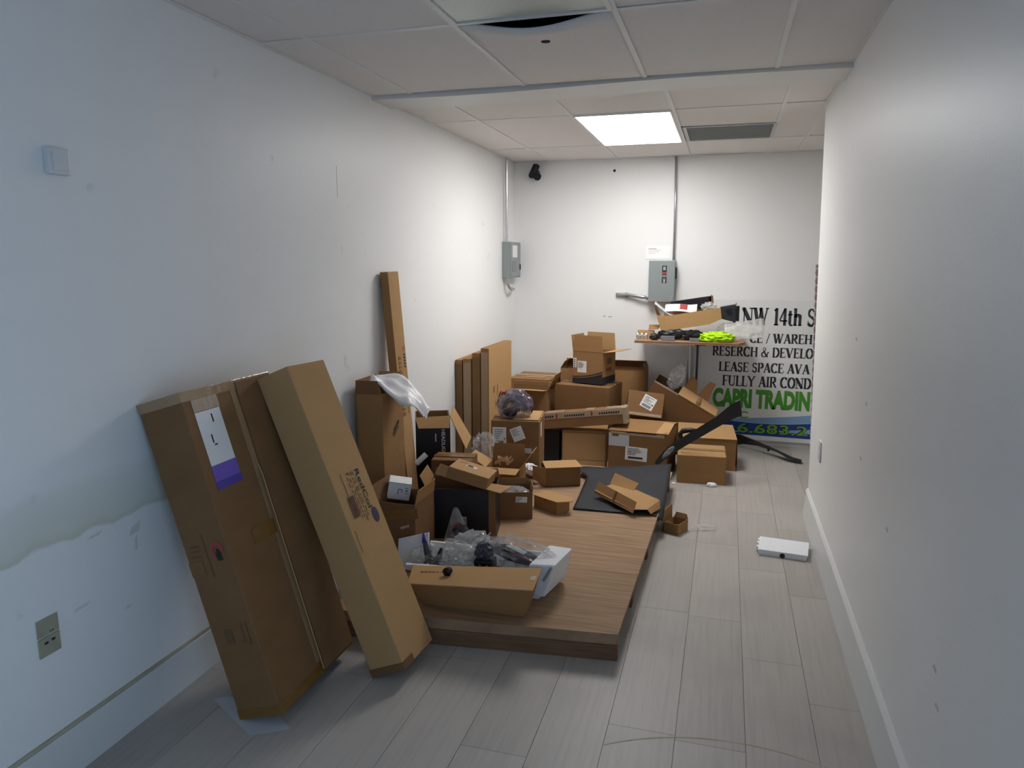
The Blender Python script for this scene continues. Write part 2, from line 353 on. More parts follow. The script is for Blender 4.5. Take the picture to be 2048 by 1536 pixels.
def carton(label, o, r, s, m='card', opened=False, flaps=(), tape='tape_clear', name='cardboard_carton', cat='box', group=None, inner=None, sag=0.003):
    root = thing(name, label, cat, o, r, group); w, d, h = s; rec = dict(root=root, s=s)
    rg = random.Random(int(w * 1000 + d * 177 + h * 31)); j = lambda: rg.uniform(0, min(sag, .0015))
    b = MB()
    if not opened:
        n = 3; vs = []; 
        b.hexa([(j(), j(), 0), (w - j(), j(), 0), (w - j(), d - j(), 0), (j(), d - j(), 0), (j(), j(), h - j()), (w - j(), j(), h - j()), (w - j(), d - j(), h - j()), (j(), d - j(), h - j())])
        b.build('body', m, root, bevel=min(0.004, w * .05, d * .05, h * .05))
        if tape:
            tw = min(0.05, d * 0.3); t = MB()
            t.box(-0.001, d / 2 - tw / 2, h - 0.002, w + 0.001, d / 2 + tw / 2, h + 0.0042); t.build('tape', tape, root)
    else:
        ob = [(0, 0), (w, 0), (w, d), (0, d)]; ib = [(T, T), (w - T, T), (w - T, d - T), (T, d - T)]
        vs = [(x, y, 0) for x, y in ob] + [(x, y, h) for x, y in ob] + [(x, y, T) for x, y in ib] + [(x, y, h) for x, y in ib]
        fs = [(0, 3, 2, 1)] + [(k, (k + 1) % 4, 4 + (k + 1) % 4, 4 + k) for k in range(4)]
        fs += [(8, 9, 10, 11)] + [(8 + k, 12 + k, 12 + (k + 1) % 4, 8 + (k + 1) % 4) for k in range(4)]
        fs += [(4 + k, 4 + (k + 1) % 4, 12 + (k + 1) % 4, 12 + k) for k in range(4)]
        b.add(vs, fs).build('body', m, root)
        if inner:
            q = MB(); e = T + 0.001
            q.box(e, d - e - 0.002, e, w - e, d - e, h - 0.001); q.box(e, e, e, e + 0.002, d - e - 0.003, h - 0.001); q.box(w - e - 0.002, e, e, w - e, d - e - 0.003, h - 0.001)
            q.box(e, e, e, w - e, e + 0.002, h - 0.001)
            q.build('lining', inner, root)
    for f in flaps:
        fm = f[3] if len(f) > 3 else m
        flap(rec, f[0], f[1], f[2], fm, *(f[4:5] or (0.0,)))
    return rec

# ------------------------------------------------------------------ the room
XL, XR0, XR1, YF, YB, H, YE = -1.91, 0.565, 0.505, 6.60, -1.60, 2.489, 4.77
XN = 2.05
struct(MB().box(XL - .1, YB - .1, -0.1, XN + .1, YF + .1, -0.006).build('floor', 'grime'))
FLOOR = bpy.data.objects['floor']
wl = struct(MB().box(XL - .1, YB - .1, -0.1, XL, YF + .1, 2.75).build('wall_left', 'wall_paint_stained'))
struct(MB().box(XL, YF, -0.1, XN + .1, YF + .1, 2.75).build('wall_far', 'wall_paint'))
def xr(z): return XR0 + (XR1 - XR0) * (z + .1) / 2.66
def wall_seg(b, y0, y1, z0, z1):
    return b.hexa([(xr(z0), y0, z0), (XR0 + .14, y0, z0), (XR0 + .14, y1, z0), (xr(z0), y1, z0), (xr(z1), y0, z1), (XR0 + .14, y0, z1), (XR0 + .14, y1, z1), (xr(z1), y1, z1)])
b = MB(); OY0, OY1, OZ0, OZ1 = -1.45, 0.55, 0.1, 2.1      # unseen doorway added on the right to let daylight onto the left wall
wall_seg(b, OY1, YE, -.1, 2.56); wall_seg(b, YB, OY0, -.1, 2.56); wall_seg(b, OY0, OY1, -.1, OZ0); wall_seg(b, OY0, OY1, OZ1, 2.56)
struct(b.build('wall_right', 'wall_paint'))
b = MB()
for y in (OY0, -.47, OY1 - .04): b.box(XR0 + .06, y, OZ0, XR0 + .10, y + .04, OZ1)
b.box(XR0 + .06, OY0, OZ0, XR0 + .10, OY1, OZ0 + .05).box(XR0 + .06, OY0, OZ1 - .05, XR0 + .10, OY1, OZ1)
struct(b.build('added_door_frame', 'panel_grey'))
struct(MB().box(XR0 + .14, YE - .12, -0.1, XN, YE, 2.75).build('wall_nook', 'wall_paint'))
struct(MB().box(XN, YE - .12, -0.1, XN + .1, YF, 2.75).build('wall_nook_side', 'wall_paint'))
struct(MB().box(XL, YB - .1, -0.1, XR0 + .14, YB, 2.75).build('wall_behind', 'wall_paint'))

# floor planks, wood-look vinyl 0.23 x 0.914 laid lengthways
xs = [0.134 + 0.2295 * k for k in range(-9, 9)]
offs = {0.134: 2.89, -0.0955: 3.2, -0.325: 2.31, 0.3635: 2.63}
rg = random.Random(3)
for x0 in xs:
    x1 = x0 + 0.2295; a, c = max(x0, XL + .002), min(x1, XN - .002)
    if c - a < 0.02: continue
    off = next((v for k, v in offs.items() if abs(k - x0) < 0.01), rg.uniform(2, 2.9))
    y = off - 0.914 * 6
    ylim = YE if x0 > XR0 + .1 else YB
    while y < YF:
        y0, y1 = max(y, ylim), min(y + 0.914, YF - .002)
        if y1 - y0 > 0.03:
            g = 0.0008
            MB().box(a + g, y0 + g, -0.0055, c - g, y1 - g, 0.0).build('floor_plank', 'vinyl_plank', FLOOR)
        y += 0.914
# long curved wear scratches on the floor near the camera
def arc_mark(cx, cy, r, a0, a1, w):
    b = MB(); N = 40; ring = []
    for i in range(N + 1):
        t = R(a0 + (a1 - a0) * i / N); ring.append([(cx + (r - w / 2) * math.cos(t), cy + (r - w / 2) * math.sin(t), 0.0002), (cx + (r + w / 2) * math.cos(t), cy + (r + w / 2) * math.sin(t), 0.0002),
                                                    (cx + (r + w / 2) * math.cos(t), cy + (r + w / 2) * math.sin(t), 0.0007), (cx + (r - w / 2) * math.cos(t), cy + (r - w / 2) * math.sin(t), 0.0007)])
    b.loft(ring).build('scuff_mark', 'grime', FLOOR)
arc_mark(0.12, 1.55, 0.78, 40, 125, 0.006)

# baseboards
b = MB(); b.box(XL, YB, 0.0, XL + .012, YF, 0.158); bl = struct(b.build('baseboard_left', 'baseboard_vinyl', bevel=0.002))
MB().box(XL + .0002, YB, 0.159, XL + .007, YF, 0.170).build('grime_line', 'grime', bl)
b = MB(); t = 0.012
b.hexa([(xr(0) - .028, YB, 0), (xr(0), YB, 0), (xr(0), YE, 0), (xr(0) - .028, YE, 0), (xr(.16) - .009, YB, .165), (xr(.16), YB, .165), (xr(.16), YE, .165), (xr(.16) - .009, YE, .165)])
br = struct(b.build('baseboard_right', 'baseboard_vinyl', bevel=0.002))
b = MB(); b.hexa([(xr(.165) - .016, YB, .166), (xr(.16), YB, .166), (xr(.16), YE, .166), (xr(.165) - .016, YE, .166), (xr(.18) - .004, YB, .182), (xr(.18), YB, .182), (xr(.18), YE, .182), (xr(.18) - .004, YE, .182)])
b.build('top_bead', 'grid_white', br)
struct(MB().box(XL + .3, YF - .008, 0, XN, YF, 0.1).build('baseboard_far', 'baseboard_vinyl'))
# little scars on the walls (chipped paint, drill hole)
for k, (y, z, w, h, m) in enumerate([(2.78, 1.49, .012, .10, 'label_white')]): pass
wlm = MB(); wlm.box(XL, 3.375, 1.92, XL + .0012, 3.381, 2.07); wlm.build('paint_drip', 'label_white', wl)
for y, z, dy, dz in [(1.64, .515, .07, .012), (1.84, .43, .025, .012), (1.885, .675, .055, .04), (1.905, .615, .014, .06), (1.72, .725, .06, .012)]:
    MB().plate([(XL + .0003, y, z), (XL + .0003, y + dy * .8, z + dz * .15), (XL + .0003, y + dy, z + dz), (XL + .0003, y + dy * .2, z + dz * .7)], .0005).build('stain', 'stain', wl)
wf = bpy.data.objects['wall_far']
b = MB(); b.tube([(-0.993, YF + .01, 2.385), (-0.993, YF - .0015, 2.385)], 0.012, 10); b.build('drill_hole', 'plenum', wf)
b = MB(); b.box(-1.065, YF - .001, 1.10, -1.045, YF, 1.106).box(-1.02, YF - .001, 1.098, -.985, YF, 1.103); b.build('scuff_mark', 'grey_part', wf)
wr = bpy.data.objects['wall_right']
for y, z in [(3.0, 1.05), (3.3, 1.27), (3.05, .82), (2.52, .72), (1.9, .58), (1.86, .5)]:
    x = xr(z); MB().plate([(x - .0004, y, z), (x - .0004, y + .03, z + .004), (x - .0004, y + .020, z + .016), (x - .0004, y - .001, z + .012)], .0008).build('scuff_mark', 'scuff', wr)

# ceiling: dark plenum slab, mineral tiles, T-bar grid
CE = struct(MB().box(XL - .1, YB - .1, 2.62, XN + .1, YF + .1, 2.7).build('ceiling', 'plenum'))
rg = random.Random(11)
def tile(x0, x1, y0, y1):
    g = 0.008; j = lambda: rg.uniform(-.0015, .0015); n0 = rg.choice((0, 0, .008, .014))
    MB().hexa([(x0 + g, y0 + g + n0, H + j()), (x1 - g, y0 + g + n0, H + j()), (x1 - g, y1 - g, H + j()), (x0 + g, y1 - g, H + j()),
               (x0 + g, y0 + g + n0, H + .016), (x1 - g, y0 + g + n0, H + .016), (x1 - g, y1 - g, H + .016), (x0 + g, y1 - g, H + .016)]).build('ceiling_tile', 'ceiling_tile', CE)
def bar(x0, y0, x1, y1, w=.022):
    if abs(x1 - x0) > abs(y1 - y0): MB().box(x0, y0 - w / 2, H - .004, x1, y0 + w / 2, H - .0005).build('grid_bar', 'grid_white', CE)
    else: MB().box(x0 - w / 2, y0, H - .0045, x0 + w / 2, y1, H - .001).build('grid_bar', 'grid_white', CE)
XRC = 0.51
cn = [XL, -1.675, -1.045, -.43, .18, XRC]; rn = [YB, -.89, .33, 1.55, 2.77, 3.78]
for i in range(5):
    for k in range(5):
        if i == 2 and k == 3: continue          # dead light fitting
        if i == 2 and k == 4: continue          # sagging tile
        tile(cn[i], cn[i + 1], rn[k], rn[k + 1])
for x in cn[1:-1]: bar(x, YB, x, 3.78)
for y in rn[1:-1]: bar(XL, y, XRC, y)
cf = [XL, -1.575, -.972, -.352, .27, XRC]; rf = [4.02, 4.615, 5.825, YF]
for i in range(5):
    for k in range(3):
        if (i, k) == (2, 1): continue
        if (i, k) == (3, 1): tile(cf[3], cf[4], 4.615, 5.20); continue
        tile(cf[i], cf[i + 1], rf[k], rf[k + 1])
tile(XRC, .88, YE, 5.825); tile(XRC, .88, 5.825, YF)
for x0, x1 in ((.88, 1.49), (1.49, XN)): tile(x0, x1, YE, 5.825); tile(x0, x1, 5.825, YF)
for x in cf[1:-1]: bar(x, 4.0, x, YF)
for x in (.88, 1.49): bar(x, YE, x, YF)
bar(XL, 4.615, XRC, 4.615); bar(XL, 5.825, XN, 5.825); bar(XRC, YE, XRC, YF)
# wall angles
for x0, y0, x1, y1 in ((XL + .011, YB, XL + .011, YF), (XRC - .008, YB, XRC - .008, YE)): bar(x0, y0, x1, y1)
bar(XL, YF - .011, XN, YF - .011)
# bulkhead strip across the ceiling where the two grids meet, a little wavy
def bulk(u, v): return 0
b = MB(); rings = []
for i in range(25):
    u = i / 24; x = XL + u * (XRC - XL); dz = -.020 - .006 * math.sin(u * 7) ; yy = 3.785 + .012 * math.sin(u * 4.4)
    rings.append([(x, yy, H + dz), (x, yy + .235, H + dz - .004), (x, yy + .235, H + .03), (x, yy, H + .03)])
o = b.loft(rings).build('trim_1', 'grid_white'); struct(o)
# sagging tile with a dark hole
x0, x1, y0, y1 = cn[2] + .008, cn[3] - .008, 2.782, 3.77
sag = grid('ceiling_tile', 'ceiling_tile', 16, 10, lambda u, v: (x0 + (x1 - x0) * u, y0 + .012 + (y1 - y0 - .012) * v, H + .004 - .040 * math.sin(math.pi * min(1, max(0, (u - .04) / .92))) ** 1.3 * (1 - v) ** 2.2), .012, CE, smooth=True)
sag['label'] = 'sagging ceiling tile with a drooping edge'
b = MB(); b.tube([(-.735, 2.985, H - .030), (-.735, 2.985, H - .0155)], .018, 14); b.build('hole', 'plenum', CE)

# lit LED panel, dead fitting, air grille
lt = thing('ceiling_light', 'bright glowing rectangular LED panel in the ceiling near the far wall', 'ceiling light', (-.662, 5.22, H - .01))
MB().box(-.29, -.585, .003, .29, .585, .006).build('diffuser', 'led', lt)
b = MB(); b.box(-.30, -.597, 0.0, -.288, .597, .02).box(.288, -.597, 0.0, .30, .597, .02).box(-.288, -.597, 0.0, .288, -.583, .02).box(-.288, .583, 0.0, .288, .597, .02)
b.build('frame', 'grid_white', lt)
MB().box(-.29, -.585, .008, .29, .585, .03).build('housing', 'grid_white', lt)
dl = thing('ceiling_light', 'unlit greenish ceiling light panel at the top edge beside the sagging tile', 'ceiling light', (-.7375, 2.16, H - .006))
MB().box(-.285, -.59, .003, .285, .585, .008).build('lens', 'dead_lens', dl)
b = MB(); b.box(-.303, -.606, -.002, -.285, .606, .02).box(.285, -.606, -.002, .303, .606, .02).box(-.285, -.606, -.002, .285, -.588, .02).box(-.285, .588, -.002, .285, .606, .02)
b.build('frame', 'grid_white', dl)
MB().box(-.285, -.588, .010, .285, .588, .03).build('housing', 'grid_white', dl)
vt = thing('air_grille', 'grey slatted air return grille in the ceiling beside the lit panel', 'air vent', (-.03, 5.51, H - .006))
b = MB(); b.box(-.305, -.3, 0, -.28, .3, .02).box(.28, -.3, 0, .305, .3, .02).box(-.28, -.3, 0, .28, -.275, .02).box(-.28, .275, 0, .28, .3, .02); b.build('frame', 'vent_grey', vt)
MB().box(-.28, -.275, .016, .28, .275, .02).build('backing', 'vent_grey', vt)
for k in range(22):
    y = -.27 + k * .025; MB().plate([(-.28, y, .002), (.28, y, .002), (.28, y + .016, .014), (-.28, y + .016, .014)], .0015).build('slat', 'vent_grey', vt)

# ------------------------------------------------------------------ things on the walls
sw = thing('motion_sensor', 'small pale square wall sensor high on the left wall near the camera', 'sensor', (XL, 1.738, 1.887))
MB().box(.0005, -.036, -.038, .024, .036, .038).build('housing', 'white_plastic', sw, bevel=.005)
MB().box(.024, -.024, -.026, .027, .024, .028).build('cover', 'white_plastic', sw, bevel=.001)
ol = thing('wall_outlet', 'dirty ivory outlet plate low on the left wall', 'outlet', (XL, 1.55, .49))
MB().box(.0005, -.036, -.060, .006, .036, -.001).build('plate', 'ivory', ol, bevel=.0015)
MB().box(.0005, -.036, .003, .005, .036, .058).build('plate', 'ivory', ol, bevel=.0015)
for q in ((.006, -.018, -.022, .0068, -.005, -.015), (.006, .006, -.020, .0068, .018, -.013), (.005, .004, .010, .0058, .008, .014), (.005, .012, .010, .0058, .016, .014)): MB().box(*q).build('slot', 'ink', ol)
o2 = thing('wall_outlet', 'white wall plate at the far end of the right wall', 'outlet', (xr(.55) - .001, 4.27, .55))
MB().box(-.008, -.04, -.058, 0, .04, .058).build('plate', 'white_plastic', o2, bevel=.002)
for z in (.012, -.040): MB().box(-.010, -.016, z, -.0078, .016, z + .028).build('socket', 'white_plastic', o2)

pn = thing('breaker_panel', 'grey electrical panel on the left wall in the far corner', 'electrical panel', (XL, 6.2, 1.452))
MB().box(.0005, 0, 0, .075, .33, .315).build('body', 'panel_grey', pn, bevel=.003)
MB().box(.075, .012, .012, .081, .318, .303).build('door', 'panel_grey', pn, bevel=.002)
MB().box(.081, .06, .18, .0822, .21, .285).build('label', 'label_white', pn)
MB().box(.081, .05, .05, .0835, .17, .15).build('recess', 'panel_grey_dark', pn, bevel=.001)
MB().box(.081, .29, .07, .088, .305, .12).build('latch', 'ink', pn)
c1 = MB().tube([(XL + .035, 6.235, 1.767), (XL + .035, 6.235, 2.48)], .012, 10).build('conduit', 'steel')
tag(c1, 'thin steel conduit rising from the corner panel to the ceiling', 'conduit')
b = MB(); b.tube([(XL + .04, 6.24, 1.45), (XL + .04, 6.24, 1.40), (XL + .05, 6.27, 1.365), (XL + .06, 6.32, 1.345), (XL + .045, 6.42, 1.345), (XL + .005, 6.47, 1.35)], .013, 10)
c2 = b.build('conduit', 'steel', smooth=True); tag(c2, 'short hooked steel conduit under the corner panel', 'conduit')
MB().tube([(XL + .04, 6.24, 1.449), (XL + .04, 6.24, 1.425)], .019, 10).build('collar', 'steel', c2)

pb = thing('disconnect_box', 'grey electrical box with black and red label on the far wall', 'electrical panel', (-.655, YF, 1.245))
MB().box(0, -.12, 0, .225, -.001, .36).build('body', 'panel_grey', pb, bevel=.003)
MB().box(.003, -.128, .004, .222, -.1205, .356).build('door', 'panel_grey', pb, bevel=.002)
rec = dict(root=pb, s=(.225, .12, .36))
lb = decal(rec, 'front', .135, .24, .040, .150, 'ink', 'label_strip', lift=.1295)
decal(rec, 'front', .135, .252, .041, .018, 'ink_red', 'red_band', lift=.1302, parent=lb)
decal(rec, 'front', .135, .226, .038, .020, 'grey_part', 'grey_band', lift=.1302, parent=lb)
face_text(rec, 'front', 'GE', 'ink_white', .125, .307, .030, .020, rot=-90, off=.02, lift=.1306, parent=lb)
face_text(rec, 'front', 'ON', 'ink_white', .125, .205, .036, .020, rot=-90, off=.02, lift=.1306, parent=lb)
b = MB(); b.box(.226, -.09, .20, .236, -.05, .30); b.build('handle', 'ink', pb)
b = MB(); b.tube([(.205, -.129, .045), (.205, -.140, .045)], .007, 8).box(.196, -.136, .012, .214, -.129, .040); b.build('hasp', 'chrome', pb)
b = MB(); b.tube([(-.452, YF - .03, 1.607), (-.455, YF - .03, 2.05), (-.462, YF - .03, 2.48)], .011, 10)
tag(b.build('conduit', 'steel', smooth=True), 'steel conduit rising from the grey box on the far wall to the ceiling', 'conduit')
b = MB(); b.tube([(-.655, YF - .06, 1.283), (-.72, YF - .055, 1.285), (-.80, YF - .04, 1.298), (-.86, YF - .025, 1.303), (-.95, YF - .02, 1.303)], .016, 12)
c3 = b.build('conduit', 'steel', smooth=True); tag(c3, 'steel conduit running sideways from the grey box on the far wall', 'conduit')
MB().tube([(-.658, YF - .06, 1.283), (-.676, YF - .06, 1.284)], .023, 10).build('coupling', 'steel', c3)
MB().tube([(-.845, YF - .028, 1.302), (-.868, YF - .025, 1.303)], .021, 10).build('coupling', 'steel', c3)
MB().box(-.862, YF - .03, 1.272, -.850, YF - .002, 1.290).build('strap', 'steel', c3)
no = thing('notice_card', 'small white notice card on the far wall above the grey box', 'notice', (-.59, YF, 1.675))
rec = dict(root=no, s=(.21, .004, .115)); MB().box(-.105, -.004, -.057, .105, -.0005, .058).build('card', 'paper', no)
rec2 = dict(root=no, s=(.21, .004, .115))
for (u, v, w, h) in ((-.085, .028, .07, .004), (-.085, .016, .11, .003), (-.085, .004, .09, .003), (-.085, -.010, .06, .003)):
    MB().box(u, -.0046, v, u + w, -.0040, v + h).build('print', 'ink_brown' if v > .02 else 'label_grey', no)
cm = thing('security_camera', 'black wall camera high on the far wall near the left corner', 'camera', (-1.70, YF, 2.39))
MB().tube([(-.01, -.002, -.01), (-.01, -.014, -.01)], .040, 16).build('base', 'black_plastic', cm)
MB().tube([(-.01, -.012, -.01), (-.012, -.04, -.02)], .02, 12).build('arm', 'black_plastic', cm)
b = MB(); b.tube([(-.03, -.06, -.045), (-.028, -.065, -.035), (.02, -.085, .055), (.022, -.087, .06)], [.028, .034, .030, .022], 14); b.build('barrel', 'black_plastic', cm, smooth=True)
MB().tube([(.02, -.05, -.035), (.026, -.085, -.045)], .034, 14).build('lens_hood', 'black_plastic', cm)
rb = thing('ribbed_strip', 'tall narrow reddish ribbed strip standing just behind the end of the right wall', 'strip', (.617, 5.62, 0))
MB().hexa([(.045, -.01, 0), (.085, -.01, 0), (.085, .02, 0), (.045, .02, 0), (-.012, -.01, 1.575), (.03, -.01, 1.575), (.03, .02, 1.575), (-.012, .02, 1.575)]).build('core', 'rust_red', rb)
for k in range(52):
    z = .06 + k * .029; x = .045 - .057 * z / 1.575
    MB().box(x - .003, -.014, z, x + .044, .022, z + .013).build('rib', 'label_grey' if k % 2 else 'rust_red', rb)

# ------------------------------------------------------------------ sign leaning on the far wall, with serif lettering
sg = thing('lease_sign', 'large white lease sign with black serif and green lettering leaning on the far wall', 'sign', (0, 6.572, 0))
SX0, SX1, SZ0, SZ1 = -.245, .93, .045, 1.272
MB().box(SX0, -.004, SZ0, SX1, .004, SZ1).build('board', 'sign_white', sg)
TK, TN = .20, .08
def arc(cx, cy, rx, ry, a0, a1, w0, w1, n=12):
    P = []
    for i in range(n + 1):
        t = a0 + (a1 - a0) * i / n; k = abs(math.cos(R(t))); P.append((cx + rx * math.cos(R(t)), cy + ry * math.sin(R(t)), w0 * (1 - k) + w1 * k))
    return P
def Vs(x, y0=0, y1=1, w=TK, sb=True, st=True, sl=.17):
    o = [[(x, y0, w), (x, y1, w)]]
    if sb: o.append([(x - sl, y0 + TN / 2, TN), (x + sl, y0 + TN / 2, TN)])
    if st: o.append([(x - sl, y1 - TN / 2, TN), (x + sl, y1 - TN / 2, TN)])
    return o
def Hs(x0, x1, y, w=TN): return [[(x0, y, w), (x1, y, w)]]
def sr(x, y, s=.14): return [[(x - s, y, TN), (x + s, y, TN)]]
G = {
 'N': (.82, Vs(.14, w=TN, st=False) + [[(.08, .97, TK), (.68, .02, TK)]] + Vs(.68, w=TN, sb=False) + sr(.08, .97, .1)),
 'W': (1.08, [[(.1, 1, TK), (.33, 0, TK)], [(.33, 0, TN), (.54, 1, TN)], [(.50, 1, TK), (.73, 0, TK)], [(.73, 0, TN), (.98, 1, TN)]] + sr(.1, .97) + sr(.52, .97, .1) + sr(.98, .97, .11)),
 '1': (.46, Vs(.24, st=False, sl=.16) + [[(.08, .84, TN), (.24, .96, TN)]]),
 '4': (.58, [[(.38, 0, TK), (.38, 1, TK)], [(.36, .98, TN), (.03, .30, TN)]] + Hs(.02, .56, .27, .09)),
 't': (.40, [[(.16, .1, TK), (.16, .86, TK)]] + Hs(.02, .34, .64) + [arc(.27, .13, .11, .11, 180, 320, TN, .1)]),
 'h': (.64, Vs(.14, st=False, sl=.12) + sr(.08, .97, .07) + [arc(.31, .44, .17, .2, 170, 0, .08, TK)] + Vs(.48, 0, .45, st=False, sl=.12)),
 'S': (.60, [arc(.29, .74, .19, .22, 20, 270, TN, .12) + arc(.29, .26, .2, .24, 90, -160, .13, .12)] + [[(.48, .72, .05), (.48, .98, .05)], [(.08, .02, .05), (.08, .3, .05)]]),
 'E': (.66, Vs(.16, sl=.14) + Hs(.1, .58, .97) + Hs(.16, .46, .52) + Hs(.1, .6, .03) + [[(.58, .76, .05), (.58, .98, .05)], [(.60, .02, .05), (.60, .26, .05)], [(.46, .42, .05), (.46, .62, .05)]]),
 'F': (.62, Vs(.16, sl=.15) + Hs(.1, .56, .97) + Hs(.16, .46, .5) + [[(.56, .74, .05), (.56, .98, .05)], [(.46, .4, .05), (.46, .6, .05)]]),
 'L': (.62, Vs(.16, sl=.15) + Hs(.1, .58, .03) + [[(.58, .02, .05), (.58, .28, .05)]]),
 'H': (.82, Vs(.16, sl=.14) + Vs(.66, sl=.14) + Hs(.16, .66, .52)),
 'I': (.36, Vs(.18, sl=.15)),
 'R': (.74, Vs(.16, sl=.14) + [[(.16, .97, TN)] + arc(.36, .74, .2, .23, 90, -90, TN, TK) + [(.16, .51, TN)]] + [[(.34, .5, .13), (.64, .02, .13)]] + sr(.66, .03, .07)),
 'P': (.64, Vs(.16, sl=.14) + [[(.16, .97, TN)] + arc(.36, .72, .2, .25, 90, -90, TN, TK) + [(.16, .47, TN)]]),
 'D': (.78, Vs(.16, sl=.14) + [[(.16, .97, TN)] + arc(.34, .5, .34, .47, 90, -90, TN, TK) + [(.16, .03, TN)]]),
 'A': (.80, [[(.12, .02, TN), (.40, .98, TN)], [(.40, 1, TK), (.68, .02, TK)]] + Hs(.2, .6, .34) + sr(.12, .03, .11) + sr(.68, .03, .13)),
 'V': (.80, [[(.12, .98, TK), (.40, 0, TK)], [(.40, .02, TN), (.68, .98, TN)]] + sr(.12, .97, .13) + sr(.68, .97, .11)),
 'Y': (.80, [[(.10, .98, .14), (.40, .48, .14)], [(.40, .48, TN), (.70, .98, TN)]] + Vs(.40, 0, .5, st=False, sl=.15) + sr(.1, .97, .12) + sr(.70, .97, .1)),
 'U': (.80, Vs(.16, .28, 1, sb=False) + Vs(.64, .28, 1, w=TN, sb=False, sl=.12) + [arc(.40, .28, .24, .26, 180, 360, TN, .10)]),
 'C': (.76, [arc(.42, .5, .32, .48, 42, 318, TN, TK, 20)] + [[(.66, .68, .05), (.66, .98, .05)]]),
 'O': (.80, [arc(.40, .5, .31, .48, 0, 360, TN, TK, 26)]),
 '/': (.42, [[(.04, -.08, .07), (.36, 1.02, .07)]]),
 '&': (.86, [[(.78, .5, TN), (.62, .18, TN)] + arc(.34, .26, .25, .24, -30, -230, .07, .13) + [(.48, .70, .06)] + arc(.36, .80, .13, .17, -40, 220, .05, .06) + [(.40, .42, .12), (.72, .02, .13)]] + sr(.76, .5, .09)),
 ' ': (.34, []),
}
def serif(txt, x0, x1, zb, zt, name='lettering'):
    tot = sum(G[c][0] for c in txt); kx = (x1 - x0) / tot; kz = zt - zb; b = MB(); x = x0; y0, y1 = -.0052, -.0042
    for ch in txt:
        w, st = G[ch]
        for s in st:
            P = [(px * kx + x, pz * kz + zb, pw) for px, pz, pw in s]
            L = []; Rr = []
            for i in range(len(P)):
                a = P[max(i - 1, 0)]; c = P[min(i + 1, len(P) - 1)]; dx, dz = c[0] - a[0], c[1] - a[1]; n = math.hypot(dx, dz) or 1
                nx, nz = -dz / n, dx / n; hw = P[i][2] / 2 * (kx * abs(nx) + kz * abs(nz))
                L.append((P[i][0] + nx * hw, P[i][1] + nz * hw)); Rr.append((P[i][0] - nx * hw, P[i][1] - nz * hw))
            for i in range(len(P) - 1):
                q = [L[i], L[i + 1], Rr[i + 1], Rr[i]]
                b.add([(p[0], y0, p[1]) for p in q] + [(p[0], y1, p[1]) for p in q], [(0, 1, 2, 3), (4, 7, 6, 5), (0, 4, 5, 1), (1, 5, 6, 2), (2, 6, 7, 3), (3, 7, 4, 0)])
        x += w * kx
    return b.build(name, 'sign_ink', sg)
serif('1 NW 14th S', .055, .735, 1.058, 1.205)
serif('CE / WAREH', .215, .72, .905, .985)
serif('RESERCH & DEVELO', -.09, .735, .783, .866)
serif('LEASE SPACE AVA', -.03, .715, .648, .730)
serif('FULLY AIR COND', .005, .735, .520, .612)
def sans(txt, m, x0, x1, zb, zt, off=.03, y=-.0046, name='lettering'):
    return text_mesh(txt, m, name, sg, (x0, y, zb), (1, 0, 0), (0, 0, 1), x1 - x0, zt - zb, off, .001)
sans('CAPRI TRADIN', 'sign_green', -.07, .735, .325, .498, .06)
sans('C', 'sign_lime', .150, .235, .235, .298, .03)
# blue swoosh
def sw_(z0f, z1f, m, y0, y1, name):
    b = MB(); rings = []
    for i in range(31):
        u = i / 30; x = -.20 + u * (SX1 - .01 + .20); a, c = z0f(u), z1f(u); rings.append([(x, y0, a), (x, y0, c), (x, y1, c), (x, y1, a)])
    b.loft(rings).build(name, m, sg)
sw_(lambda u: .085 + .004 * math.sin(u * 5), lambda u: .215 + .03 * (u - .5) ** 2 * 4 - .02 * math.sin(u * 3), 'sign_blue', -.0050, -.0041, 'swoosh')
sw_(lambda u: .218 + .03 * (u - .5) ** 2 * 4 - .02 * math.sin(u * 3), lambda u: .226 + .09 * u * u, 'sign_sky', -.0047, -.0041, 'swoosh')
sw_(lambda u: .10 + .03 * u, lambda u: .112 + .075 * u * u, 'sign_sky', -.0053, -.0048, 'swoosh')
sans('6.683.2', 'ink', .150, .735, .104, .196, .055, -.0055)
sans('6.683.2', 'sign_lime', .153, .732, .108, .192, .012, -.0065)

# ------------------------------------------------------------------ plywood platform on the floor
pp = thing('plywood_platform', 'low plywood crate lid lying on the floor under the boxes', 'pallet', (0, 0, 0))
ZP = .12
def edge_y(x): return 2.715 + (x + .352) * .110          # near edge runs slightly askew
def edge_x(y): return -.352 + (y - 2.715) * .020         # right edge
L0 = -1.578
sy = 3.285
MB().prism([(L0, edge_y(L0)), (-.352, edge_y(-.352)), (edge_x(sy), sy + .012), (L0, sy - .05)], ZP - .018, ZP).build('top_panel', 'plywood', pp)
MB().prism([(L0, sy - .046), (edge_x(sy), sy + .016), (edge_x(5.1), 5.1), (L0, 5.1)], ZP - .018, ZP - .0005).build('top_panel', 'plywood', pp)
def front_board(z0, z1, inset, m):
    MB().hexa([(L0, edge_y(L0) + inset, z0), (-.354, edge_y(-.354) + inset, z0), (-.354, edge_y(-.354) + inset + .03, z0), (L0, edge_y(L0) + inset + .03, z0),
               (L0, edge_y(L0) + inset, z1), (-.354, edge_y(-.354) + inset, z1), (-.354, edge_y(-.354) + inset + .03, z1), (L0, edge_y(L0) + inset + .03, z1)]).build('front_board', m, pp, bevel=.001)
front_board(.072, .101, .003, 'plywood'); front_board(.036, .071, .000, 'ply_edge'); front_board(.0, .035, .004, 'ply_edge')
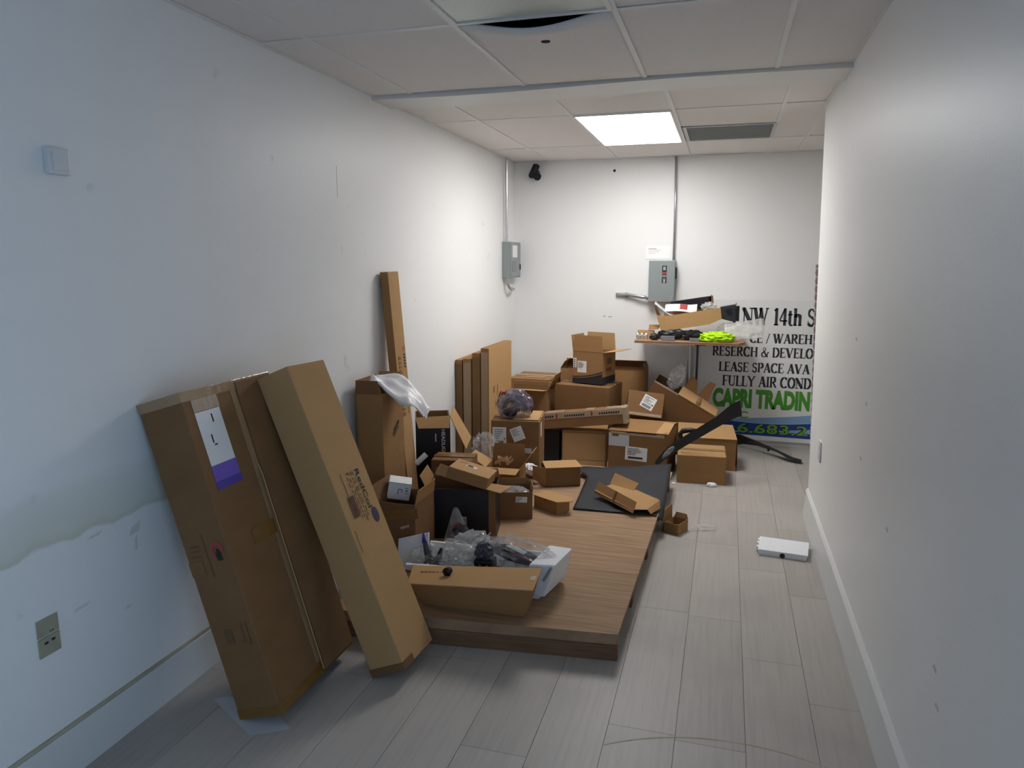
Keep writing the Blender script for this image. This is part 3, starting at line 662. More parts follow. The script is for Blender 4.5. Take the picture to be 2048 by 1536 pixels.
for y in (3.20, 3.78, 4.4, 5.0):
    x = edge_x(y); MB().box(L0 + .05, y, 0, x - .012, y + .06, ZP - .019).build('runner', 'ply_edge', pp)

# ------------------------------------------------------------------ the two big cartons leaning on the left wall
A = carton('huge dark brown taped carton leaning on the left wall with a purple and white label', (-1.576, 1.963, 0.003), (0, -16.6, 0), (.180, .50, 1.158), 'card_brown', tape=None, sag=.004)
s = A['s']
decal(A, 'right', .108, .985, .125, .19, 'label_white', 'shipping_label', 0)
decal(A, 'right', .108, .850, .130, .085, 'label_violet', 'label_patch', 0)
decal(A, 'right', .108, .820, .132, .028, 'label_blue', 'label_patch', 0, lift=.0018)
marks(A, 'right', .108, .985, [(.01, .05, .006, .03), (-.02, -.02, .006, .03), (-.015, -.03, .014, .005)], 'ink', 0)
decal(A, 'right', .11, 1.112, .13, .06, 'tape_silver', 'tape', 0)
decal(A, 'right', .265, .60, .03, 1.10, 'tape_clear', 'tape', 0, lift=.0014)
decal(A, 'right', .20, .60, .13, .055, 'tape_brown', 'tape', 0, lift=.002)
decal(A, 'front', .03, .56, .06, .05, 'tape_brown', 'tape', 0)
MB().plate([(s[0] + .002, .275, .02), (s[0] + .016, .262, .02), (s[0] + .018, .262, .80), (s[0] + .002, .275, .84)], .004).build('lit_flap_edge', 'card_light', A['root'])  # paler card colour stands in for light on the raised flap's edge
MB().box(s[0] - .001, .285, .01, s[0] + .006, .497, 1.15).build('flap', 'card_brown', A['root'])
b = MB(); b.box(-.002, -.002, 1.125, s[0] + .002, s[1] + .002, 1.161); b.build('top_tape', 'tape_clear', A['root'], bevel=.003)
b = MB(); b.box(-.0015, -.0015, -.001, s[0] + .0015, s[1] + .0015, .035); b.build('bottom_tape', 'tape_brown', A['root'], bevel=.003)
ring = MB(); 
def ringmark(rec, face, u, v, r0, r1, m, a0=0, a1=360, lift=.0016, name='print', sq=1.0):
    b = MB(); N = 24; rings = []
    for i in range(N + 1):
        t = R(a0 + (a1 - a0) * i / N); c, s_ = math.cos(t), math.sin(t)
        rings.append([on_face(rec, face, u + r0 * c, v + r0 * s_ * sq, .0002), on_face(rec, face, u + r1 * c, v + r1 * s_ * sq, .0002), on_face(rec, face, u + r1 * c, v + r1 * s_ * sq, lift), on_face(rec, face, u + r0 * c, v + r0 * s_ * sq, lift)])
    b.loft(rings).build(name, m, rec['root'])
ringmark(A, 'front', .135, .61, .016, .026, 'ink_red', -20, 230, sq=1.3)
marks(A, 'front', .135, .61, [(-.008, -.034, .02, .03), (-.004, -.004, .010, .012)], 'ink')
marks(A, 'front', .055, .55, [(.032, -.03, .003, .16), (-.03, .05, .04, .004), (-.03, .07, .04, .004), (-.03, .085, .04, .006)], 'ink_brown')
marks(A, 'front', .055, .30, [(0, -.02, .03, .05)], 'ink_brown')
marks(A, 'front', .13, .30, [(0, -.02, .003, .07), (.02, -.03, .003, .08), (-.012, -.022, .014, .003), (.008, -.032, .014, .003)], 'ink_brown')

Bx = carton('long slim carton with printed side leaning against the huge carton', (-1.248, 2.330, 0.005), (-1.2, -22.8, -2.5), (.154, .246, 1.240), 'card_light', tape=None, sag=.003)
s = Bx['s']
MB().box(-.0015, -.0015, -.001, s[0] + .0015, .08, .03).build('tape', 'card_dark', Bx['root'], bevel=.002)
face_text(Bx, 'right', 'RedCol', 'ink', .160, .775, .165, .028, rot=-90, off=.012)
ringmark(Bx, 'right', .190, .575, .0005, .021, 'ink_purple', sq=1.5)
marks(Bx, 'right', .12, .80, [(x, y, w, .004) for x, y, w in ((-.012, -.03, .003), )], 'ink_brown')
mk = []
rg = random.Random(5)
for col in (.142, .128, .112, .098):
    y = .775
    while y > .58:
        l = rg.uniform(.008, .026); mk.append((col, y - l, .0035, l)); y -= l + rg.uniform(.004, .012)
mk += [(.062, .60, .003, .18), (.02, .47, .002, .09)]
marks(Bx, 'right', 0, 0, mk, 'ink_brown')
marks(Bx, 'right', 0, 0, [(.050 + .0055 * k, .60, .003 if k % 3 else .0042, .085) for k in range(8)], 'ink_brown')

# ------------------------------------------------------------------ left wall group
C = carton('tall open carton by the left wall with white foam film spilling out', (-1.845, 3.40, 0), (0, -1.0, 0), (.148, .26, .905), 'card', opened=True,
           flaps=(('front', 100, .075, 'card_dark'), ('left', 92, .07, 'card'), ('back', 92, .085, 'card_light')))
s = C['s']
marks(C, 'right', .12, .66, [(0, 0, .10, .010), (.0, -.014, .08, .006), (.02, .014, .08, .006)], 'ink', 35)
decal(C, 'right', .21, .585, .09, .022, 'tape_clear', 'tape', 30); decal(C, 'right', .22, .47, .08, .012, 'tape_clear', 'tape', 30)
def drape(u, v):
    x = -1.80 + .30 * u; y = 3.40 + .20 * v + .06 * u
    z = .985 - .19 * u ** 1.5 + .012 * math.sin(u * 9 + v * 5) + .03 * noise.noise(Vector((u * 4, v * 4, 2)))
    k = .5 + .5 * math.sin(math.pi * min(1, u * 1.02)); return (x, 3.46 + (y - 3.46) * k, z + .05 * (v - .5) * k)
fl = grid('foam_film', 'white_film', 22, 14, drape, .002); tag(fl, 'crumpled white foam film spilling from the tall open carton', 'packing film')

D_ = carton('tall thin carton standing upright against the left wall', (-1.781, 3.790, 0), (0, -4.3, 0), (.05, .138, 1.541), 'card', tape=None, sag=.002)
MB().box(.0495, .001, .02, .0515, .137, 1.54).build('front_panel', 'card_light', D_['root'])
mk = []; y = 1.05
rg = random.Random(9)
while y > .72:
    l = rg.uniform(.012, .03); mk.append((.03, y - l, .014, l)); mk.append((.055, y - l, .006, l * .8)); y -= l + .008
marks(D_, 'right', 0, 0, mk, 'ink_brown', lift=.0030)
marks(D_, 'right', 0, 0, [(.102, 1.05 - .018 * k, .018, .011) for k in range(5)], 'ink', lift=.0030, rot=0)
marks(D_, 'right', .098, 1.075, [(0, 0, .03, .007), (.004, .014, .028, .007)], 'ink_red', rot=25, lift=.003)
marks(D_, 'right', .075, .92, [(0, 0, .0035, -.22)], 'ink', rot=8, lift=.003)

names4 = ['flat carton closest to the left wall, shortest of the four standing flat cartons', 'second of the four flat cartons standing on edge from the left wall',
          'third of the four flat cartons standing on edge from the left wall', 'outermost and tallest of the four flat cartons standing by the left wall']
ex = [(-1.904, -1.849, .878), (-1.847, -1.778, .888), (-1.776, -1.712, .931), (-1.710, -1.645, .969)]
for k, (x0, x1, h) in enumerate(ex):
    e = carton(names4[k], (x0, 5.0 + .004 * k, 0), (0, 0, 0), (x1 - x0 - .003, .50 + .03 * k, h), 'card', tape=None, name='flat_carton', group='flat cartons standing on edge', sag=.0012)
    MB().box(.004, -.0018, .02, x1 - x0 - .007, .0005, h - .03).build('edge_tape', 'tape_clear' if k % 2 else 'card_brown', e['root'])
    if k == 3:
        MB().box(x1 - x0 - .004, .002, .01, x1 - x0 - .001, .585, h - .002).build('side_panel', 'card_light', e['root'])
        marks(e, 'right', .10, .62, [(0, 0, .012, .05), (.03, .0, .006, .05), (.10, -.03, .012, .08), (.05, -.12, .006, .06)], 'ink_brown', lift=.004)

F = carton('open black headlight carton with tan flaps', (-1.789, 4.0, 0), (0, 0, 24), (.212, .20, .655), 'card_black', opened=True, inner='card')
s = F['s']; hh = s[2]
MB().plate([(-.002, -.002, hh), (s[0], -.002, hh + .006), (s[0] - .006, -.045, hh - .062), (.018, -.05, hh - .058)], T).build('flap', 'card_light', F['root'])
MB().plate([(s[0], .0, hh), (s[0] + .03, .17, hh + .03), (s[0] + .14, .15, hh - .17), (s[0] + .095, -.02, hh - .205)], T).build('flap', 'card_light', F['root'])
face_text(F, 'front', 'HEADLIGHTS', 'ink_white', .158, .575, .20, .022, rot=-90, off=.015)
marks(F, 'front', .118, .50, [(0, 0, .008, .05)], 'label_grey'); marks(F, 'front', .10, .30, [(0, 0, .05, .07)], 'ink_red')

X1 = carton('low brown carton squeezed between the tall open carton and the black headlight carton', (-1.59, 3.76, ZP), (0, 0, 8), (.24, .18, .35), 'card_dark', tape='tape_brown')
E_ = carton('open brown carton behind the slim leaning carton', (-1.60, 3.09, ZP), (0, 0, 0), (.205, .24, .315), 'card_dark', opened=True, flaps=(('right', 100, .07, 'card'), ('left', 120, .08)))
decal(E_, 'front', .15, .20, .05, .012, 'tape_silver', 'tape', 20)
decal(E_, 'front', .12, .26, .20, .05, 'tape_brown', 'tape', 8)
Wb = carton('small white printed box lying in the open brown carton', (-1.60, 3.20, .415), (8, 10, 24), (.115, .085, .095), 'paper', tape=None, name='white_box', sag=.001)
marks(Wb, 'front', .05, .03, [(0, .0, .004, .03), (.004, .028, .016, .004), (.018, .014, .004, .016)], 'grey_part')
marks(Wb, 'front', .085, .04, [(0, 0, .018, .003), (.004, .012, .01, .008), (0, .028, .016, .003)], 'grey_part'); 
MB().box(.002, -.0012, .0915, .113, .0005, .0935).build('lid_edge', 'grey_part', Wb['root'])
tube_ = MB().tube([(-1.655, 3.70, .455), (-1.61, 3.74, .505)], .016, 14).build('paper_roll', 'white_film'); tag(tube_, 'short pale paper roll poking up beside the black headlight carton', 'paper roll')
wp = MB().plate([(-1.475, 3.045, ZP + .003), (-1.305, 3.035, ZP + .003), (-1.315, 3.068, .315), (-1.475, 3.072, .265)], .012).build('foam_board', 'foam', bevel=.002)
tag(wp, 'white foam board propped beside the black carton on the platform', 'foam board')

# ------------------------------------------------------------------ centre of the platform
K_ = carton('black glossy carton standing on the platform with an open top', (-1.493, 3.455, ZP), (0, 0, 11.7), (.376, .235, .279), 'card_black', opened=True, inner='card_dark',
            flaps=(('left', 118, .075, 'card'), ('back', 100, .05, 'card')))
decal(K_, 'front', .205, .105, .026, .040, 'label_grey', 'barcode_label')
marks(K_, 'front', .205, .105, [(-.009 + .003 * k, -.016, .0014, .03) for k in range(7)], 'ink', lift=.0022)
decal(K_, 'front', .356, .14, .038, .27, 'card_brown', 'worn_edge', 0)
decal(K_, 'front', .014, .13, .022, .26, 'label_blue', 'blue_edge', 0)
Dd = carton('small carton with open end flaps tipped on top of the black carton', (-1.385, 3.475, .462), (-4.0, 14.0, 4.5), (.226, .21, .062), 'card', tape=None, sag=.001)
s = Dd['s']
MB().box(.001, .001, s[2] - .002, s[0] - .001, s[1] - .001, s[2] + .0025).build('lid', 'card_light', Dd['root'])
MB().plate([(0, 0, .002), (0, .002, s[2]), (-.06, .05, s[2] - .012), (-.065, .02, .0)], T).build('flap', 'card_light', Dd['root'])
MB().plate([(s[0], 0, .004), (s[0], s[1] * .62, .004), (s[0] + .115, s[1] * .42, .034), (s[0] + .085, -.05, .022)], T).build('flap', 'card_light', Dd['root'])
ship_label(Dd, 'top', .10, .115, .06, .035, -5, 3); Dd['root'].children[-1].location.z = .0025
decal(Dd, 'top', .045, .16, .05, .03, 'tape_clear', 'tape', 20, lift=.003)

Hh = carton('brown open carton with a small white label beside the black carton', (-1.213, 3.830, ZP), (0, 0, 20), (.206, .17, .162), 'card_brown', opened=True, flaps=(('back', 95, .035, 'card'), ('right', 100, .03, 'card')))
ship_label(Hh, 'front', .142, .118, .066, .034, -3, 4, code=False)
decal(Hh, 'front', .122, .118, .018, .022, 'label_grey', 'code_square', -3, lift=.003)
f1 = blob('clear_bag', 'clear_film', (-1.13, 3.94, .272), (.075, .055, .02), 4.0, rot=(0, 8, 20)); tag(f1, 'clear plastic film lying in the brown carton with a small white label', 'plastic bag')

I2 = carton('small wedge-ended tan carton lying on the platform', (-1.063, 4.101, ZP), (0, 0, -30.5), (.191, .115, .075), 'card', tape=None, sag=.001)
s = I2['s']
MB().prism([(-.012, -.002), (.11, -.004), (s[0] + .004, -.002), (s[0] + .055, s[1] * .66), (s[0] + .02, s[1] + .01), (.0, s[1] + .004)], s[2] + .0005, s[2] + .005).build('lid', 'card_light', I2['root'])
MB().box(.09, -.0015, s[2] - .01, .11, .001, s[2]).build('tab', 'card_dark', I2['root'])
G2 = carton('tan carton lying on its side with its open end facing left', (-1.085, 4.50, ZP + .004), (0, 0, 24), (.235, .17, .125), 'card_brown', tape=None, sag=.002)
s = G2['s']
MB().prism([(-.002, -.004), (s[0] + .01, -.004), (s[0] + .004, s[1]), (.004, s[1])], s[2] + .0005, s[2] + .005).build('lid', 'card_light', G2['root'])
MB().plate([(0, -.002, .006), (0, -.002, s[2]), (-.085, .02, s[2] + .02), (-.085, .03, .05)], T).build('flap', 'card', G2['root'])
MB().box(-.0015, .006, .006, .001, s[1] - .006, s[2] - .004).build('opening_shade', 'card_black', G2['root'])  # black panel painting in the shaded inside of the open end
wfm = blob('foam_film', 'white_film', (-1.20, 4.57, .215), (.055, .05, .035), 6.0, rot=(0, 20, 0)); tag(wfm, 'crumpled white film at the open end of the tan carton', 'packing film')
Ff = carton('open tan carton with shredded kraft paper inside', (-1.42, 4.24, ZP), (0, 0, 3), (.225, .175, .185), 'card', opened=True,
            flaps=(('back', 98, .115, 'card'), ('right', 125, .13, 'card_light'), ('front', 195, .075, 'card_light'), ('left', 150, .13, 'card_light')))
for k, (a0, rr, cx, cz, tl) in enumerate([(0, .05, .08, .17, 20), (40, .045, .11, .185, -20), (90, .06, .12, .175, 30), (150, .035, .15, .18, 50), (200, .05, .09, .18, -35)]):
    b = MB(); rings = []
    for i in range(9):
        t = R(a0 + 150 * i / 8); p = Vector((cx + rr * math.cos(t), .085 + rr * .8 * math.sin(t), cz + .035 + .02 * math.sin(t * 2 + k))); rings.append([p + Vector((0, 0, -.008)), p + Vector((0, .001, .008)), p + Vector((.001, .001, .008)), p + Vector((.001, 0, -.008))])
    o = b.loft(rings).build('kraft_strip', 'kraft', None); o.location = (-1.42, 4.24, ZP); o.rotation_euler = (0, 0, R(3))
    tag(o, ('rightmost', 'topmost', 'rear', 'foremost right', 'leftmost')[k] + ' curled kraft paper strip in the open tan carton', 'paper strip', 'kraft paper strips')
bw = blob('bubble_wrap', 'clear_film', (-1.50, 4.48, .36), (.085, .06, .10), 2.0, amp=.5, freq=3, flat=.273); tag(bw, 'crumpled clear bubble wrap between the black headlight carton and the labelled brown carton', 'bubble wrap')
stand = carton('plain brown carton mostly hidden behind the shredded paper carton', (-1.60, 4.42, ZP), (0, 0, 0), (.15, .14, .15), 'card_dark')

Gg = carton('brown carton with two white shipping labels under the bag of cables', (-1.505, 4.62, ZP), (0, 0, 7), (.335, .30, .405), 'card_brown', tape='tape_clear')
s = Gg['s']
ship_label(Gg, 'front', .06, .29, .095, .135, 1, 6); ship_label(Gg, 'front', .185, .315, .085, .095, 22, 7, code=False)
decal(Gg, 'front', .245, .20, .075, .035, 'label_grey', 'label', 0)
decal(Gg, 'right', .10, .33, .05, .10, 'label_white', 'label', 0)
MB().box(s[0] * .45, .02, s[2] + .002, s[0] - .01, s[1] + .03, s[2] + .008).build('top_flap', 'card_light', Gg['root'])

# bag of cables
bg_ = thing('cable_bag', 'dark plastic bag bulging with coiled cables on the labelled carton', 'bag', (-1.37, 4.75, ZP + .41))
blob('film', 'dark_film', (0, .0, .085), (.125, .09, .105), 11.0, amp=.25, parent=bg_, smooth=True, flat=.001)
for k in range(6):
    b = MB(); r_ = .055 + .011 * k; cx = -.01 + .004 * k
    b.tube([(cx + r_ * math.cos(R(t)), -.02 + .012 * k - .02 * math.cos(R(t * 1.3)), .065 + r_ * .85 * math.sin(R(t))) for t in range(-20, 205, 15)], .0055, 8)
    b.build('cable', ('dark_wire', 'grey_wire', 'black_plastic')[k % 3], bg_, smooth=True)
for k in range(3):
    b = MB(); b.tube([(-.10 + .02 * k, -.05, .15 + .01 * k), (-.085 + .02 * k, -.06, .185), (-.06, -.05, .17)], .005, 8); b.build('red_lead', 'red_wire', bg_, smooth=True)
blob('connector', 'black_plastic', (-.02, -.05, .04), (.05, .03, .03), 5, amp=.15, parent=bg_, sub=3, flat=.001)

# long carton pile further back
Ll = carton('long narrow carton with printed tape lying across the pile', (-1.336, 5.36, .304), (0, -7.6, 0), (.676, .12, .12), 'card_brown', tape=None, sag=.002)
s = Ll['s']
b = MB(); b.box(.002, -.0015, s[2] - .045, s[0] - .002, .0005, s[2] - .003); b.build('printed_tape', 'tape_silver', Ll['root'])
for x0, x1 in ((.05, .19), (.36, .43), (.52, s[0] - .01)): MB().box(x0, .012, s[2] - .001, x1, s[1] - .015, s[2] + .0035).build('tape', 'tape_silver', Ll['root'])
for u in (.03, .20, .47): marks(Ll, 'front', u, s[2] - .034, [(.0 + .018 * k, 0, .012, .016) for k in range(5 if u < .1 else 9 if u < .3 else 9)], 'ink', lift=.003)
for u in (.135, .41): marks(Ll, 'front', u, s[2] - .05, [(0, 0, .010, .03), (.006, .018, .012, .028)], 'ink_red', rot=12, lift=.003)
MB().box(s[0] - .03, -.003, -.001, s[0] + .003, s[1] + .002, s[2] + .004).build('end_tape', 'tape_silver', Ll['root'], bevel=.003)

Pp = carton('pale tan carton with plain front standing below the long narrow carton', (-1.175, 5.391, 0), (0, 0, 6.1), (.349, .235, .305), 'card', tape=None, sag=.003)
s = Pp['s']
MB().box(.008, -.003, .070, s[0] - .012, .001, s[2] - .022).build('front_flap', 'card_light', Pp['root'])
MB().plate([(.0, -.003, .068), (s[0] - .012, -.003, .066), (s[0] - .01, -.012, .006), (-.03, -.02, .004)], T).build('front_flap', 'card_light', Pp['root'])
MB().plate([(.0, -.002, s[2] - .006), (s[0], -.002, s[2] - .004), (s[0], .05, s[2] + .008), (.01, .05, s[2] + .008)], T).build('top_flap', 'card_light', Pp['root'])
Qq = carton('black filler box standing in for the shade left of the pale tan carton', (-1.40, 5.42, 0), (0, 0, 0), (.20, .26, .29), 'card_black', tape=None)  # black box added where only shade fills the space between two cartons
Oo = carton('large brown carton with two white stickers and a torn lid', (-.803, 5.332, 0), (0, 0, -5.2), (.445, .42, .340), 'card_brown', tape=None, sag=.003)
s = Oo['s']
decal(Oo, 'front', .082, .275, .155, .100, 'label_grey', 'label', 0); marks(Oo, 'front', .03, .30, [(0, 0, .05, .018)], 'ink_brown', lift=.003)
ship_label(Oo, 'front', .215, .175, .165, .105, -2, 12, code=False)
marks(Oo, 'front', .155, .138, [(0, 0, .11, .014)], 'ink', lift=.003)
decal(Oo, 'front', .22, .325, .40, .022, 'tape_silver', 'tape', 0)
MB().plate([(.0, .0, s[2] + .003), (s[0] - .01, -.004, s[2] + .004), (s[0] + .012, .20, s[2] + .040), (.02, .20, s[2] + .045)], T).build('lid_flap', 'card', Oo['root'])
MB().plate([(.02, .205, s[2] + .045), (s[0] + .014, .205, s[2] + .040), (s[0] + .01, .41, s[2] + .010), (.01, .41, s[2] + .010)], T).build('lid_flap', 'card', Oo['root'])
MB().plate([(s[0] - .09, .0, s[2] + .006), (s[0] + .004, .0, s[2] + .003), (s[0] + .016, .20, s[2] + .044), (s[0] - .06, .20, s[2] + .050)], T).build('lid_flap', 'card_light', Oo['root'])
MB().box(.14, -.004, s[2] - .006, .36, .004, s[2] + .001).build('gap_shade', 'card_black', Oo['root'])  # black strip painting in the shade under the lifted lid

Mm = carton('tilted brown carton with a white barcode label resting on the large brown carton', (-.722, 5.70, .395), (-20, 6, 8), (.285, .185, .20), 'card_brown', tape='tape_silver', sag=.002)
ship_label(Mm, 'front', .165, .115, .105, .105, -22, 15)
decal(Mm, 'front', .14, .015, .27, .022, 'tape_silver', 'tape', 0)
Nn = carton('tipped open carton with bubble wrap beside the sign', (-.722, 6.03, .272), (5, 28.5, -2), (.56, .235, .41), 'card_dark', opened=True, sag=.002)
s = Nn['s']
MB().plate([(.22, -.004, s[2]), (s[0] + .002, -.004, s[2]), (s[0] + .002, .15, s[2] + .012), (.22, .15, s[2] + .035)], T).build('flap', 'card_light', Nn['root'])
MB().plate([(.22, .155, s[2] + .035), (s[0], .155, s[2] + .012), (s[0], .23, s[2]), (.22, .23, s[2] + .01)], T).build('flap', 'card_light', Nn['root'])
b = MB(); b.box(.375, -.005, s[2] + .012, .40, .15, s[2] + .030); b.build('tape', 'tape_clear', Nn['root'])
MB().plate([(.235, .22, s[2]), (.36, .235, s[2]), (.30, .26, s[2] + .11), (.24, .24, s[2] + .13)], T).build('flap', 'card', Nn['root'])
MB().plate([(s[0] - .20, .22, s[2] + .01), (s[0] - .10, .235, s[2]), (s[0] - .12, .25, s[2] + .17), (s[0] - .17, .24, s[2] + .16)], T).build('flap', 'card', Nn['root'])
MB().box(.002, -.0016, s[2] - .012, .22, .001, s[2] + .002).build('tape', 'tape_silver', Nn['root'])
b2 = blob('bubble_wrap', 'clear_film', (-.365, 6.13, .640), (.055, .05, .10), 8.0, amp=.5, freq=3, rot=(0, 25, 0)); tag(b2, 'clear bubble wrap sticking out of the tipped open carton', 'bubble wrap')

Ii = carton('big brown carton with brown tape carrying the black-striped carton', (-1.314, 5.75, 0), (0, 0, -9.8), (.463, .35, .604), 'card_brown', tape='tape_clear')
Jj = carton('open carton with a black wavy stripe standing highest on the pile', (-1.185, 5.83, .611), (0, 0, -17.1), (.272, .235, .262), 'card', opened=True,
            flaps=(('front', 88, .132, 'card'), ('back', 90, .14, 'card_light'), ('left', 100, .13, 'card'), ('right', 172, .15, 'card_light')))
s = Jj['s']
b = MB(); rings = []
for i in range(15):
    u = i / 14; x = u * s[0]; zt = .055 + .055 * u ** 2; rings.append([on_face(Jj, 'front', x, .0, .0004), on_face(Jj, 'front', x, zt, .0004), on_face(Jj, 'front', x, zt, .002), on_face(Jj, 'front', x, 0, .002)])
b.loft(rings).build('black_stripe', 'ink', Jj['root'])
b = MB(); rings = []
for i in range(15):
    u = i / 14; x = u * s[0]; zt = .040 + .050 * u ** 2; rings.append([on_face(Jj, 'front', x, zt, .0015), on_face(Jj, 'front', x, zt + .006, .0015), on_face(Jj, 'front', x, zt + .006, .0028), on_face(Jj, 'front', x, zt, .0028)])
b.loft(rings).build('tan_line', 'card', Jj['root'])
decal(Jj, 'right', s[1] / 2, .03, s[1], .06, 'ink', 'black_stripe')
marks(Jj, 'right', .06, .10, [(0, 0, .10, .03), (.02, .06, .08, .05)], 'ink_brown')
ship_label(Jj, 'front', .085, .135, .082, .095, 0, 21, code=False); decal(Jj, 'front', .020, .165, .028, .078, 'label_white', 'label')
marks(Jj, 'front', .014, .135, [(0, .016 * k, .010, .009) for k in range(4)], 'ink', lift=.003)
Kk = carton('wide open carton behind the black-striped carton', (-1.39, 6.29, 0), (0, 0, 0), (.75, .28, .655), 'card', opened=True, flaps=(('back', 40, .10, 'card'), ('right', 60, .06, 'card_brown'), ('left', 60, .07, 'card')))
H1_ = carton('closed brown carton in the far left corner', (-1.80, 6.06, 0), (0, 0, -2.7), (.37, .40, .585), 'card', tape='tape_silver')
MB().box(.12, .06, .586, .30, .12, .590).build('loose_flap', 'card_light', H1_['root'])
H2_ = carton('open brown carton behind the bag of cables', (-1.74, 5.70, 0), (0, 0, -2), (.37, .25, .555), 'card', opened=True, flaps=(('front', 175, .08, 'card_light'), ('right', 118, .15, 'card_light'), ('back', 80, .03, 'card_light')))

R1_ = carton('plain tan carton nearest the bare floor at the right of the pile', (-.283, 5.255, 0), (0, 0, 2.3), (.341, .34, .212), 'card_light', tape='tape_clear', sag=.002)
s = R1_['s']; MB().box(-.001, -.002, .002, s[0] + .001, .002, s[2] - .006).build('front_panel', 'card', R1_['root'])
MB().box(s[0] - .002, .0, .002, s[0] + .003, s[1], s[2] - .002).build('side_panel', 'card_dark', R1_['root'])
R2_ = carton('tan carton with lifted lid flap behind the plain carton under the black trim', (-.300, 5.640, 0), (0, 0, 4.4), (.433, .32, .245), 'card', opened=True, sag=.002)
s = R2_['s']
MB().plate([(-.004, .0, s[2] + .004), (s[0] + .004, -.01, s[2] + .004), (s[0] - .004, s[1] + .005, s[2] + .045), (.0, s[1] + .005, s[2] + .05)], T).build('lid_flap', 'card_light', R2_['root'])
MB().plate([(s[0] + .004, -.005, s[2]), (s[0] + .006, s[1], s[2]), (s[0] + .012, s[1] - .02, .03), (s[0] + .014, .0, .006)], T).build('side_flap', 'card_brown', R2_['root'])

# small box on the floor, foam block, scraps
W_ = carton('tiny open carton on the floor beside the platform', (-.290, 4.215, 0), (0, 0, -23), (.092, .13, .066), 'card', opened=True, flaps=(('back', 100, .03, 'card_light'),), sag=.001)
MB().plate([(-.012, .0, .0), (-.012, .13, .0), (-.015, .125, .145), (-.015, .03, .13)], T).build('flap', 'card', W_['root'])
MB().box(.02, .004, .04, .055, .007, .075).build('inner_tab', 'card_light', W_['root'])
fb = thing('foam_block', 'white foam block lying on the floor by the right wall', 'foam block', (.235, 4.02, 0), (0, 0, -6))
b = MB(); s = (.258, .205, .034)
b.hexa([(.004, .003, .004), (.250, .0, .004), (.250, s[1] - .01, .004), (.006, s[1] - .01, .004), (0, 0, s[2]), (s[0], 0, s[2]), (s[0] + .004, s[1], s[2]), (-.003, s[1], s[2])]); b.build('block', 'foam', fb, bevel=.003)
for y in (.04, .10, .15): MB().box(-.010, y, .010, .0, y + .03, s[2] - .002).build('tooth', 'foam', fb, bevel=.002)
b = MB(); b.tube([(.128, -.0012, .014), (.128, .004, .014)], .0135, 14); b.build('notch', 'ink', fb)
MB().box(.006, .003, 0, .246, s[1] - .012, .004).build('foot', 'foam', fb)
cf_ = grid('clear_sheet', 'clear_film', 12, 8, lambda u, v: (-.140 + .150 * u, 4.27 + .13 * v + .06 * u * (1 - v), .004 + .006 * abs(noise.noise(Vector((u * 5, v * 5, 1)))) + .004 * math.sin(u * 8) ** 2), .0012); tag(cf_, 'crinkled clear plastic sheet on the floor beside the tiny carton', 'plastic sheet')
sc = blob('paper_scrap', 'paper', (-.035, 5.22, .014), (.034, .022, .016), 3.0, sub=3, flat=.0005); tag(sc, 'small white paper scrap on the floor before the plain tan carton', 'paper scrap')
sc2 = blob('paper_scrap', 'paper', (-.30, 5.20, .006), (.012, .010, .007), 5.0, sub=2, flat=.0005); tag(sc2, 'tiny white crumb on the floor left of the plain tan carton', 'paper scrap')
ps = MB().prism([(-1.755, 2.042), (-1.60, 2.13), (-1.38, 1.97), (-1.49, 1.90)], .0006, .0016).build('paper_sheet', 'label_grey'); tag(ps, 'flat white paper sheet on the floor under the huge leaning carton', 'paper')

# black plastic sheet, tray carton and trims
def sheet(u, v):
    x = -.825 + (.53 - .01 * v) * u - (.035 * v + .15 * max(0, v - .82) / .18) * (1 - u); y = 4.12 + .02 * u + (.76 + .08 * u) * v
    z = ZP + .006 + .035 * v ** 2 + .05 * (u * v) ** 2 + .012 * abs(noise.noise(Vector((u * 3, v * 3, 5)))) - (.03 * max(0, u - .9) * 10 * (1 - v) ** 2)
    return (x, y, z)
us = grid('rubber_sheet', 'black_matte', 24, 20, sheet, .004); tag(us, 'wide black plastic sheet lying over the far end of the platform', 'plastic sheet')
vt_ = thing('tray_carton', 'unfolded tan carton tray lying on the black plastic sheet', 'box', (0, 0, .012))
def pl4(name, q, m, par): return MB().plate(q, T).build(name, m, par)
pl4('base_panel', [(-.735, 4.345, .168), (-.47, 4.10, .150), (-.35, 4.30, .165), (-.61, 4.52, .180)], 'card_light', vt_)
pl4('front_wall', [(-.735, 4.345, .150), (-.462, 4.085, .135), (-.445, 4.115, .195), (-.712, 4.375, .218)], 'card', vt_)
pl4('back_wall', [(-.655, 4.475, .178), (-.495, 4.395, .172), (-.47, 4.45, .205), (-.635, 4.545, .232)], 'card', vt_)
pl4('end_flap', [(-.47, 4.10, .152), (-.35, 4.30, .168), (-.325, 4.29, .158), (-.385, 4.14, .146)], 'card_light', vt_)
pl4('end_flap', [(-.385, 4.14, .146), (-.325, 4.29, .158), (-.318, 4.24, .125), (-.362, 4.13, .124)], 'card', vt_)
decal_ = MB().plate([(-.605, 4.219, .147), (-.595, 4.209, .1465), (-.578, 4.239, .2085), (-.588, 4.249, .209)], .006).build('tape', 'tape_brown', vt_)

